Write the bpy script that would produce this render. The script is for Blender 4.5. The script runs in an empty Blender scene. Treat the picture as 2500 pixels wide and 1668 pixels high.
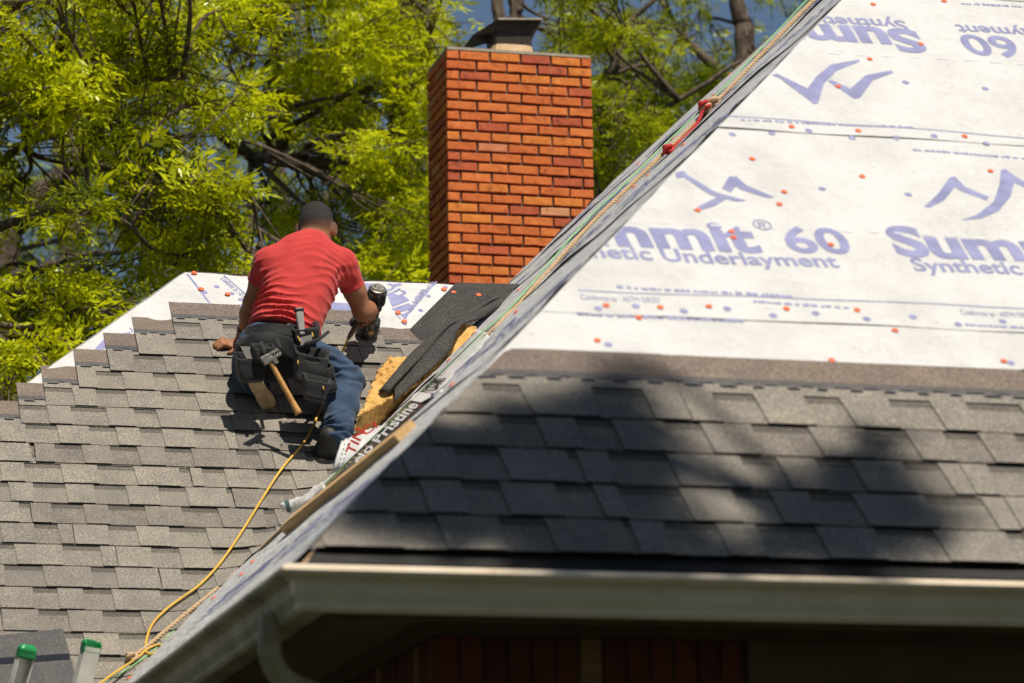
import bpy, bmesh, math, random
import numpy as np
from mathutils import Vector, Matrix

random.seed(11)
rng = np.random.default_rng(11)
sc = bpy.context.scene
COL = sc.collection
R = math.radians

# ------------------------------------------------------------------ camera
F = 8000.0                                   # focal length in photo pixels (2500 wide)
PITCH, ROLL, PSI = R(12.4), R(0.85), R(14.9)
CAM = np.array([0, 0, 1.55])
_r = np.array([1., 0, 0]); _u = np.array([0, -math.sin(PITCH), math.cos(PITCH)])
FW = np.array([0, math.cos(PITCH), math.sin(PITCH)])
RX = math.cos(ROLL) * _r - math.sin(ROLL) * _u
UX = math.sin(ROLL) * _r + math.cos(ROLL) * _u
cam_d = bpy.data.cameras.new('camera'); cam = bpy.data.objects.new('camera', cam_d); COL.objects.link(cam)
cam.matrix_world = Matrix(((RX[0], UX[0], -FW[0], CAM[0]), (RX[1], UX[1], -FW[1], CAM[1]), (RX[2], UX[2], -FW[2], CAM[2]), (0, 0, 0, 1)))
cam_d.sensor_width = 36; cam_d.lens = 36 * F / 2500; cam_d.clip_end = 2000
cam_d.dof.use_dof = True; cam_d.dof.focus_distance = 14.6; cam_d.dof.aperture_fstop = 4.3
sc.camera = cam

# house axes: u along the front eave, v into the house
U = np.array([math.cos(PSI), math.sin(PSI), 0]); V = np.array([-math.sin(PSI), math.cos(PSI), 0]); Z = np.array([0, 0, 1.])

# ------------------------------------------------------------------ light
SUN = 0.10 * U - 0.47 * V + 0.876 * Z; SUN /= np.linalg.norm(SUN)
w = bpy.data.worlds.new('World'); sc.world = w; w.use_nodes = True
nt = w.node_tree; bg = nt.nodes['Background']; bg.inputs[1].default_value = 0.052
sky = nt.nodes.new('ShaderNodeTexSky'); sky.sky_type = 'NISHITA'; sky.sun_disc = False
sky.sun_elevation = math.asin(SUN[2]); sky.sun_rotation = math.atan2(SUN[0], SUN[1])
sky.air_density = 1.0; sky.dust_density = 0.25; sky.ozone_density = 1.0
nt.links.new(sky.outputs[0], bg.inputs[0])
sd = bpy.data.lights.new('sun', 'SUN'); sd.energy = 5.0; sd.angle = R(0.53); sd.color = (1, 0.925, 0.79)
so = bpy.data.objects.new('sun', sd); COL.objects.link(so); so.rotation_euler = Vector(SUN).to_track_quat('Z', 'Y').to_euler()
so.location = (10, -10, 30)
vs = sc.view_settings; vs.view_transform = 'Standard'; vs.look = 'None'; vs.exposure = 0.24; vs.gamma = 1.0
sc.cycles.max_bounces = 8; sc.cycles.transparent_max_bounces = 6; sc.cycles.use_denoising = True
sc.cycles.sample_clamp_indirect = 6

# ------------------------------------------------------------------ helpers
K = 2500 / 2350.0
def ray(x, y):
    return FW + (x * K - 1250) / F * RX + (834 - y * K) / F * UX
def at(x, y, Y):
    d = ray(x, y); return CAM + d * (Y / d[1])
C = at(691, 1292.6, 8.0)                      # the eave corner of the front wing
VW = 4.25                                     # the back roof's eave stands this far behind it
def H(u, v, z): return C + u * U + v * V + z * Z
q2 = 2 ** .5
NR = (-V + Z) / q2; NL = (-U + Z) / q2; SS = (V + Z) / q2; SL = (U + Z) / q2
W0 = H(0, VW, 0)
def hit(x, y, p0, n):
    d = ray(x, y); return CAM + d * (((p0 - CAM) @ n) / (d @ n))
def wp(x, y, h=0.0):                           # a point of the back roof, h above it: (along, upslope, normal)
    q = hit(x, y, W0 + NR * h, NR) - W0
    return np.array([q @ U, q @ SS, h])
def rp(x, y):
    q = hit(x, y, C, NR) - C
    return np.array([q @ U, q @ SS])
def frame(o, X, Y, N):
    return Matrix(((X[0], Y[0], N[0], o[0]), (X[1], Y[1], N[1], o[1]), (X[2], Y[2], N[2], o[2]), (0, 0, 0, 1)))
MW = frame(W0, U, SS, NR); MR = frame(C, U, SS, NR); ML = frame(C, -V, SL, NL); MH = frame(C, U, V, Z)
I4 = Matrix.Identity(4)
def toW(q): return np.array(MW @ Vector(q))

WM = {}
def place(o, M=I4, parent=None):
    COL.objects.link(o)
    if parent is not None:
        o.parent = parent; o.matrix_parent_inverse = WM[parent.name].inverted()
    o.matrix_basis = M; WM[o.name] = M
    return o
def empty(name, loc):
    return place(bpy.data.objects.new(name, None), Matrix.Translation(Vector(loc)))
def tag(o, label=None, cat=None, group=None, kind=None):
    if label: o['label'] = label
    if cat: o['category'] = cat
    if group: o['group'] = group
    if kind: o['kind'] = kind
    return o
def mesh(name, vs_, fs, mats, mi=None, smooth=False):
    me = bpy.data.meshes.new(name)
    me.from_pydata([tuple(map(float, v)) for v in vs_], [], [tuple(map(int, f)) for f in fs])
    for m in (mats if isinstance(mats, (list, tuple)) else [mats]): me.materials.append(m)
    if mi is not None: me.polygons.foreach_set('material_index', np.array(mi, dtype=np.int32))
    if smooth: me.polygons.foreach_set('use_smooth', np.ones(len(me.polygons), dtype=bool))
    me.update(); return me
def obj(name, vs_, fs, mats, parent=None, M=I4, mi=None, smooth=False):
    return place(bpy.data.objects.new(name, mesh(name, vs_, fs, mats, mi, smooth)), M, parent)
def fast_mesh(name, co, quads, mats, smooth=True, attr=None):
    me = bpy.data.meshes.new(name); n = len(co); f = len(quads); k = quads.shape[1]
    me.vertices.add(n); me.vertices.foreach_set('co', np.ascontiguousarray(co, dtype=np.float32).ravel())
    me.loops.add(f * k); me.loops.foreach_set('vertex_index', np.ascontiguousarray(quads, dtype=np.int32).ravel())
    me.polygons.add(f); me.polygons.foreach_set('loop_start', np.arange(0, f * k, k, dtype=np.int32))
    if smooth: me.polygons.foreach_set('use_smooth', np.ones(f, dtype=bool))
    for m in (mats if isinstance(mats, (list, tuple)) else [mats]): me.materials.append(m)
    if attr is not None:
        a = me.attributes.new('tint', 'FLOAT', 'POINT'); a.data.foreach_set('value', np.ascontiguousarray(attr, dtype=np.float32))
    me.update(calc_edges=True); me.validate(); return me
def fobj(name, co, quads, mats, parent=None, M=I4, smooth=True, attr=None):
    return place(bpy.data.objects.new(name, fast_mesh(name, co, quads, mats, smooth, attr)), M, parent)
def box(x0, x1, y0, y1, z0, z1):
    v = [(x0, y0, z0), (x1, y0, z0), (x1, y1, z0), (x0, y1, z0), (x0, y0, z1), (x1, y0, z1), (x1, y1, z1), (x0, y1, z1)]
    f = [(0, 3, 2, 1), (4, 5, 6, 7), (0, 1, 5, 4), (1, 2, 6, 5), (2, 3, 7, 6), (3, 0, 4, 7)]
    return v, f
class MB:
    def __init__(s): s.v = []; s.f = []; s.m = []
    def add(s, v, f, mi=0):
        o = len(s.v); s.v += [tuple(p) for p in v]; s.f += [tuple(i + o for i in q) for q in f]; s.m += [mi] * len(f); return s
    def box(s, *a, mi=0): return s.add(*box(*a), mi)
    def tube(s, pts, rad, n=8, mi=0, cap=True):
        v, f = tube(pts, rad, n, cap); return s.add(v, f, mi)
    def build(s, name, mats, parent=None, M=I4, smooth=False):
        return obj(name, s.v, s.f, mats, parent, M, s.m, smooth)
def tube(pts, rad, n=8, cap=True):
    P = np.array(pts, float); m = len(P); rad = np.broadcast_to(np.array(rad, float), (m,))
    T = np.gradient(P, axis=0); T /= np.linalg.norm(T, axis=1)[:, None] + 1e-12
    a = np.array([0, 0, 1.]) if abs(T[0][2]) < .9 else np.array([1., 0, 0])
    X = np.cross(a, T[0]); X /= np.linalg.norm(X); v = []; an = np.arange(n) * 2 * math.pi / n
    for i in range(m):
        X = X - T[i] * (X @ T[i]); X /= np.linalg.norm(X); Y = np.cross(T[i], X)
        v += list(P[i] + rad[i] * (np.cos(an)[:, None] * X + np.sin(an)[:, None] * Y))
    f = [(i * n + j, i * n + (j + 1) % n, (i + 1) * n + (j + 1) % n, (i + 1) * n + j) for i in range(m - 1) for j in range(n)]
    if cap: f += [tuple(range(n - 1, -1, -1)), tuple((m - 1) * n + j for j in range(n))]
    return v, f
def lathe(prof, axis0, axis1, n=20):
    """profile (t along the axis 0..1, radius)"""
    A = np.array(axis0); B = np.array(axis1)
    ts = np.array([p[0] for p in prof]); 
    d = (B - A) / np.linalg.norm(B - A); a = np.array([0, 0, 1.]) if abs(d[2]) < .9 else np.array([1., 0, 0])
    X = np.cross(a, d); X /= np.linalg.norm(X); Y = np.cross(d, X); an = np.arange(n) * 2 * math.pi / n; v = []
    for t, r in prof: v += list(A + (B - A) * t + r * (np.cos(an)[:, None] * X + np.sin(an)[:, None] * Y))
    m = len(prof)
    f = [(i * n + j, i * n + (j + 1) % n, (i + 1) * n + (j + 1) % n, (i + 1) * n + j) for i in range(m - 1) for j in range(n)]
    f += [tuple(range(n - 1, -1, -1)), tuple((m - 1) * n + j for j in range(n))]
    return v, f
def smooth_path(pts, n=10):
    P = np.array(pts, float); P = np.vstack([2 * P[0] - P[1], P, 2 * P[-1] - P[-2]]); out = []
    for i in range(1, len(P) - 2):
        for t in np.arange(n) / n:
            a, b, c, d = P[i - 1], P[i], P[i + 1], P[i + 2]
            out.append(.5 * ((2 * b) + (c - a) * t + (2 * a - 5 * b + 4 * c - d) * t * t + (3 * b - a - 3 * c + d) * t ** 3))
    out.append(P[-2]); return np.array(out)
def vnoise(P, s=1.0, seed=0):
    """cheap smooth noise -1..1 from sines"""
    x, y, z = P[..., 0] * s, P[..., 1] * s, P[..., 2] * s; o = seed * 1.7
    return (np.sin(x * 1.9 + 1.3 * np.sin(y * 1.3 + o) + o) * np.sin(y * 2.3 + 1.1 * np.sin(z * 1.7 + o)) + np.sin(z * 2.1 + 1.4 * np.sin(x * 1.1 - o) + 2 * o) * .8) / 1.8

# ------------------------------------------------------------------ materials
def material(name):
    m = bpy.data.materials.new(name); m.use_nodes = True; return m, m.node_tree, m.node_tree.nodes['Principled BSDF']
def nn(t, typ, **kw):
    n = t.nodes.new(typ)
    for k, v in kw.items():
        if hasattr(n, k): setattr(n, k, v)
    return n
def ramp(t, stops):
    n = t.nodes.new('ShaderNodeValToRGB'); e = n.color_ramp.elements
    while len(e) < len(stops): e.new(.5)
    for i, (p, c) in enumerate(stops): e[i].position = p; e[i].color = (*c, 1) if len(c) == 3 else c
    return n
def coords(t, rand=True):
    tc = nn(t, 'ShaderNodeTexCoord')
    if not rand: return tc.outputs['Object']
    oi = nn(t, 'ShaderNodeObjectInfo'); mu = nn(t, 'ShaderNodeMath', operation='MULTIPLY'); mu.inputs[1].default_value = 37.0
    t.links.new(oi.outputs['Random'], mu.inputs[0]); ad = nn(t, 'ShaderNodeVectorMath', operation='ADD')
    t.links.new(tc.outputs['Object'], ad.inputs[0]); t.links.new(mu.outputs[0], ad.inputs[1]); return ad.outputs[0]
def noise(t, vec, scale, detail=3, rough=.55):
    n = nn(t, 'ShaderNodeTexNoise'); n.inputs['Scale'].default_value = scale; n.inputs['Detail'].default_value = detail
    n.inputs['Roughness'].default_value = rough; t.links.new(vec, n.inputs['Vector']); return n
def mixc(t, fac, a, b, mode='MIX'):
    n = nn(t, 'ShaderNodeMix', data_type='RGBA', blend_type=mode)
    for s, v in ((n.inputs[0], fac), (n.inputs[6], a), (n.inputs[7], b)):
        if hasattr(v, 'node'): t.links.new(v, s)
        else: s.default_value = v if isinstance(v, float) else (*v, 1)
    return n.outputs[2]
def bump(t, b, h, strength=.3, dist=.005):
    n = nn(t, 'ShaderNodeBump'); n.inputs['Strength'].default_value = strength; n.inputs['Distance'].default_value = dist
    t.links.new(h, n.inputs['Height']); t.links.new(n.outputs[0], b.inputs['Normal'])
def plain(name, c, rough=.6, metal=0.0, var=.12, scale=20, bmp=0.0, spec=.4, c2=None):
    m, t, b = material(name); v = coords(t)
    n = noise(t, v, scale, 4)
    c2 = c2 or tuple(x * (1 - 2.2 * var) for x in c)
    rp_ = ramp(t, [(.3, c2), (.7, tuple(min(1, x * (1 + .4 * var)) for x in c))])
    t.links.new(n.outputs[0], rp_.inputs[0]); t.links.new(rp_.outputs[0], b.inputs['Base Color'])
    b.inputs['Roughness'].default_value = rough; b.inputs['Metallic'].default_value = metal; b.inputs['Specular IOR Level'].default_value = spec
    if bmp: bump(t, b, noise(t, v, scale * 6, 3).outputs[0], bmp, .003)
    return m
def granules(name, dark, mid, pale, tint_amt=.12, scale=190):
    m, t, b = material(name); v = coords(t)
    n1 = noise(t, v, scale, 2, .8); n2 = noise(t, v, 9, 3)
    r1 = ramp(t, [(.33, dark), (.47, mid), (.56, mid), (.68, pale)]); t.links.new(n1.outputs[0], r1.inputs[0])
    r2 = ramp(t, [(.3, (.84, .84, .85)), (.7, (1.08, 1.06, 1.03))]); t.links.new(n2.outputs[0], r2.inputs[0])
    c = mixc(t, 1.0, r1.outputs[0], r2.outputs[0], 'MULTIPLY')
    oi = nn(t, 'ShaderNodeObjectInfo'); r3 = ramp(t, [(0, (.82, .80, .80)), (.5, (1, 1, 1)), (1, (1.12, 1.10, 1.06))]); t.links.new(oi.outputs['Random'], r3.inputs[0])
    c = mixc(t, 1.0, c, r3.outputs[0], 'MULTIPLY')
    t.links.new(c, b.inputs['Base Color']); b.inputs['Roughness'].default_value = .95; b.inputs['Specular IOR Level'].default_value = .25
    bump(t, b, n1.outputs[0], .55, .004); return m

M = {}
M['gran'] = granules('shingle_granules', (.095, .089, .081), (.208, .191, .169), (.45, .42, .38))
M['gran2'] = granules('shingle_granules_lower_layer', (.088, .082, .074), (.190, .174, .154), (.41, .385, .345))
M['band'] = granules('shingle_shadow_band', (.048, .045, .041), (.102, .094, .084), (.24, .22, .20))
M['red'] = granules('shingle_headlap', (.075, .062, .054), (.165, .133, .114), (.35, .30, .265))
M['strip'] = granules('shingle_nail_strip', (.05, .048, .05), (.095, .092, .095), (.17, .165, .165))
M['darkgran'] = granules('dark_granules', (.018, .017, .017), (.045, .043, .042), (.15, .145, .14))
M['seal'] = plain('sealant', (.012, .012, .020), .25, spec=.6)
M['core'] = plain('asphalt_edge', (.02, .019, .018), .8)
m, t, b = material('underlayment_white'); M['white'] = m
v = coords(t); n1 = noise(t, v, 3.2, 5, .65); n2 = noise(t, v, 26, 4); n3 = noise(t, v, 420, 2)
r1 = ramp(t, [(.30, (.45, .445, .445)), (.55, (.54, .538, .545)), (.75, (.56, .56, .57))]); t.links.new(n1.outputs[0], r1.inputs[0])
r2 = ramp(t, [(.24, (.84, .82, .79)), (.38, (1, 1, 1))]); t.links.new(n2.outputs[0], r2.inputs[0])
t.links.new(mixc(t, 1.0, r1.outputs[0], r2.outputs[0], 'MULTIPLY'), b.inputs['Base Color']); b.inputs['Roughness'].default_value = .55
mpw = nn(t, 'ShaderNodeMapping'); mpw.inputs['Scale'].default_value = (2.2, 11, 4); mpw.inputs['Rotation'].default_value = (0, 0, .35); t.links.new(v, mpw.inputs[0]); n4 = noise(t, mpw.outputs[0], 1.6, 4, .6)
mx = nn(t, 'ShaderNodeMath', operation='MULTIPLY_ADD'); mx.inputs[1].default_value = 2.0; t.links.new(n4.outputs[0], mx.inputs[0]); t.links.new(n2.outputs[0], mx.inputs[2]); bump(t, b, mx.outputs[0], .7, .016)
def print_mat(name, c):
    m, t, b = material(name); n = noise(t, coords(t), 14, 4); r = ramp(t, [(.3, c), (.7, tuple(min(1, x * 1.35 + .02) for x in c))])
    t.links.new(n.outputs[0], r.inputs[0]); t.links.new(r.outputs[0], b.inputs['Base Color']); b.inputs['Roughness'].default_value = .55; return m
M['blue'] = print_mat('blue_print', (.17, .178, .325)); M['faint'] = print_mat('pale_print', (.52, .52, .56))
M['orange'] = plain('orange_cap', (.85, .15, .045), .4, var=.1)
M['under'] = plain('underlayment_black_back', (.02, .02, .022), .5)
M['deck'] = plain('roof_deck_wood', (.30, .20, .12), .8, scale=8)
m, t, b = material('gutter_paint'); M['gutter'] = m
n = noise(t, coords(t, False), 5, 6, .7); r = ramp(t, [(.22, (.36, .23, .12)), (.40, (.66, .55, .42)), (.7, (.76, .65, .52))]); t.links.new(n.outputs[0], r.inputs[0])
t.links.new(r.outputs[0], b.inputs['Base Color']); b.inputs['Roughness'].default_value = .38
M['gutter2'] = plain('stained_shaded_gutter_paint', (.54, .47, .35), .5, scale=7, var=.25)  # stain colour, also darkened for shade on side gutter and downspout
M['trim'] = plain('brown_trim', (.12, .075, .042), .6, scale=6); M['soffit'] = plain('soffit_paint', (.20, .14, .09), .7, scale=5)
M['wood'] = None
def wood(name, c1, c2, axis_scale=(1, 14, 14)):
    m, t, b = material(name); tc = nn(t, 'ShaderNodeTexCoord'); mp = nn(t, 'ShaderNodeMapping'); mp.inputs['Scale'].default_value = axis_scale
    t.links.new(tc.outputs['Object'], mp.inputs[0]); n = noise(t, mp.outputs[0], 5, 6, .7); r = ramp(t, [(.3, c1), (.7, c2)])
    t.links.new(n.outputs[0], r.inputs[0]); t.links.new(r.outputs[0], b.inputs['Base Color']); b.inputs['Roughness'].default_value = .7; bump(t, b, n.outputs[0], .3, .003); return m
M['wood'] = wood('lumber', (.42, .24, .09), (.74, .50, .24)); M['handle'] = wood('hickory', (.30, .13, .035), (.62, .34, .11), (14, 14, 2))
def brickmat(name, a, bcol, pale=.0):
    m, t, b = material(name); v = coords(t); n1 = noise(t, v, 22, 5, .65); n2 = noise(t, v, 60, 4, .7)
    oi = nn(t, 'ShaderNodeObjectInfo'); r0 = ramp(t, [(0, a), (1, bcol)]); t.links.new(oi.outputs['Random'], r0.inputs[0])
    r1 = ramp(t, [(.28, (.42, .36, .34)), (.42, (.95, .95, .95)), (.60, (1.04, 1.08, 1.1)), (.70, (1.18, 1.55, 2.1))]); t.links.new(n1.outputs[0], r1.inputs[0])
    c = mixc(t, 1.0, r0.outputs[0], r1.outputs[0], 'MULTIPLY'); r2 = ramp(t, [(.30, (.55, .5, .48)), (.42, (1, 1, 1))]); t.links.new(n2.outputs[0], r2.inputs[0])
    t.links.new(mixc(t, 1.0, c, r2.outputs[0], 'MULTIPLY'), b.inputs['Base Color']); b.inputs['Roughness'].default_value = .88; bump(t, b, n2.outputs[0], .35, .004); return m
M['brick'] = [brickmat('brick_orange', (.58, .125, .026), (.68, .180, .036)), brickmat('brick_red', (.43, .082, .032), (.52, .105, .036)),
              brickmat('brick_pale', (.66, .30, .14), (.62, .20, .09)), brickmat('brick_amber', (.66, .185, .03), (.70, .21, .032))]
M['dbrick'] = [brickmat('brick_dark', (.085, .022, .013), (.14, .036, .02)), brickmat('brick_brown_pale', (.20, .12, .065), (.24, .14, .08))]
M['mortar'] = plain('mortar', (.16, .135, .11), .95, scale=7, bmp=.5, c2=(.035, .030, .026)); M['concrete'] = plain('crown_concrete', (.42, .36, .28), .9, scale=18, bmp=.5)  # mortar's dark end stands in for shade in the recessed chimney joints
M['clay'] = plain('flue_clay', (.66, .46, .27), .8, scale=14); M['terracotta'] = plain('flue_terracotta', (.58, .22, .09), .8, scale=14)
M['blackmetal'] = plain('black_metal', (.016, .016, .017), .5, .3, spec=.5); M['galv'] = plain('galvanised_wire', (.16, .14, .12), .5, .6)
M['skin'] = None
m, t, b = material('skin'); M['skin'] = m
n = noise(t, coords(t, False), 30, 4); r = ramp(t, [(.3, (.40, .185, .085)), (.7, (.50, .245, .12))]); t.links.new(n.outputs[0], r.inputs[0])
t.links.new(r.outputs[0], b.inputs['Base Color']); b.inputs['Roughness'].default_value = .45; b.inputs['Subsurface Weight'].default_value = .08; b.inputs['Subsurface Radius'].default_value = (.01, .004, .002)
def cloth(name, c, c2, rough=.85, weave=500, bm=.6):
    m, t, b = material(name); v = coords(t, False); n1 = noise(t, v, 12, 5); n2 = noise(t, v, weave, 2); r = ramp(t, [(.3, c2), (.7, c)])
    t.links.new(n1.outputs[0], r.inputs[0]); r2 = ramp(t, [(.3, (.85, .85, .85)), (.7, (1.1, 1.1, 1.1))]); t.links.new(n2.outputs[0], r2.inputs[0])
    t.links.new(mixc(t, 1.0, r.outputs[0], r2.outputs[0], 'MULTIPLY'), b.inputs['Base Color']); b.inputs['Roughness'].default_value = rough
    b.inputs['Sheen Weight'].default_value = .12; b.inputs['Specular IOR Level'].default_value = .2; bump(t, b, n1.outputs[0], bm, .01); return m
M['shirt'] = cloth('red_cotton', (.50, .046, .042), (.42, .034, .033)); M['jeans'] = cloth('blue_denim', (.038, .068, .125), (.022, .042, .082), weave=350)
M['black'] = cloth('black_nylon', (.018, .018, .019), (.010, .010, .011), .7, 300); M['grey_cloth'] = cloth('grey_nylon', (.16, .15, .14), (.10, .095, .09), .8)
M['hair'] = plain('black_hair', (.020, .016, .013), .9, scale=220, bmp=.8, spec=.15)
M['shoe'] = plain('dark_shoe', (.020, .019, .018), .6, scale=40); M['sole'] = plain('tan_sole', (.50, .37, .21), .75, scale=25, var=.2)
M['plastic'] = plain('black_plastic', (.020, .020, .020), .38, scale=12, spec=.5); M['metal'] = plain('worn_steel', (.20, .19, .17), .45, .7, scale=60, var=.3)
M['alu'] = plain('ladder_aluminium', (.72, .69, .63), .5, .0, scale=9, var=.15); M['green'] = plain('green_plastic', (.008, .24, .065), .4, scale=14)
M['yellow'] = plain('yellow_hose', (.62, .38, .06), .5, scale=9, var=.12); M['tan'] = plain('tan_rope', (.60, .42, .25), .9, scale=260, var=.28)
M['cord'] = plain('green_cord', (.22, .50, .20), .6); M['redrope'] = plain('red_rope', (.56, .03, .03), .75, scale=200, var=.25)
m, t, b = material('yellow_foam'); M['foam'] = m
v = coords(t, False); n1 = noise(t, v, 45, 5, .7); n2 = noise(t, v, 9, 3); r = ramp(t, [(.28, (.18, .085, .02)), (.42, (.52, .30, .085)), (.75, (.68, .45, .17))]); t.links.new(n1.outputs[0], r.inputs[0])
r2 = ramp(t, [(.3, (.86, .78, .62)), (.7, (1.05, 1.05, 1.05))]); t.links.new(n2.outputs[0], r2.inputs[0])
t.links.new(mixc(t, 1.0, r.outputs[0], r2.outputs[0], 'MULTIPLY'), b.inputs['Base Color']); b.inputs['Roughness'].default_value = .9; bump(t, b, n1.outputs[0], .8, .01)
M['wrapw'] = plain('white_plastic_wrap', (.80, .79, .77), .3, scale=12, var=.06, spec=.5); M['wrapb'] = plain('black_plastic_wrap', (.016, .016, .018), .3, spec=.5)
M['ink'] = plain('black_ink', (.02, .02, .02), .5); M['inkw'] = plain('white_ink', (.78, .77, .75), .5, var=.05); M['inkr'] = plain('red_ink', (.55, .04, .03), .5); M['inkg'] = plain('green_ink', (.05, .12, .10), .5)
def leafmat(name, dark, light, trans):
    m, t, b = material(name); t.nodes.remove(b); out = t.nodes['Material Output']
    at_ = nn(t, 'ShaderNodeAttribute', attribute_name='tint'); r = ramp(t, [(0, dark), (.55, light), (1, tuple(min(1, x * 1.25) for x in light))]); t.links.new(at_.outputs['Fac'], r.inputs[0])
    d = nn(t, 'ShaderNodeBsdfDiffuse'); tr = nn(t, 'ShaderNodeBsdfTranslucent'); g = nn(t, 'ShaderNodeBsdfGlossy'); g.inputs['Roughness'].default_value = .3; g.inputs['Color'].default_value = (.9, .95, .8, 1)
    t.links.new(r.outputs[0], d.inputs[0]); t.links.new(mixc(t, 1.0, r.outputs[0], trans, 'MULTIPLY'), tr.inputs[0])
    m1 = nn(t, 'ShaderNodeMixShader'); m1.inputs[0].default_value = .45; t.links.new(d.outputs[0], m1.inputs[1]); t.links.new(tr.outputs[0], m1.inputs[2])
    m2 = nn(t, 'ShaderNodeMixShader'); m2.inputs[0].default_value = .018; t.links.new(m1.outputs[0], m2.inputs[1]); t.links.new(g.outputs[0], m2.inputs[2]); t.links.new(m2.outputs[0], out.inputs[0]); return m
M['leaf'] = leafmat('leaf_yellow_green', (.065, .095, .005), (.49, .53, .014), (1.22, 1.18, .7))
M['leaf2'] = leafmat('leaf_mid_green', (.05, .08, .006), (.36, .40, .012), (1.22, 1.2, .7))
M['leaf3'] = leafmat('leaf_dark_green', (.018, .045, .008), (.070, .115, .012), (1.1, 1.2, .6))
m, t, b = material('bark'); M['bark'] = m
tc = nn(t, 'ShaderNodeTexCoord'); mp = nn(t, 'ShaderNodeMapping'); mp.inputs['Scale'].default_value = (5, 5, 1.2); t.links.new(tc.outputs['Object'], mp.inputs[0]); n = noise(t, mp.outputs[0], 5, 6, .7)
r = ramp(t, [(.3, (.03, .021, .015)), (.55, (.13, .092, .066)), (.75, (.27, .21, .155))]); t.links.new(n.outputs[0], r.inputs[0]); t.links.new(r.outputs[0], b.inputs['Base Color']); b.inputs['Roughness'].default_value = .95; bump(t, b, n.outputs[0], .9, .03)
m, t, b = material('lawn'); M['lawn'] = m
n = noise(t, coords(t, False), .8, 6, .7); r = ramp(t, [(.3, (.016, .020, .010)), (.6, (.028, .032, .014)), (.8, (.045, .036, .024))]); t.links.new(n.outputs[0], r.inputs[0]); t.links.new(r.outputs[0], b.inputs['Base Color']); b.inputs['Roughness'].default_value = 1  # kept near black in place of tree shade on the ground

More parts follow.
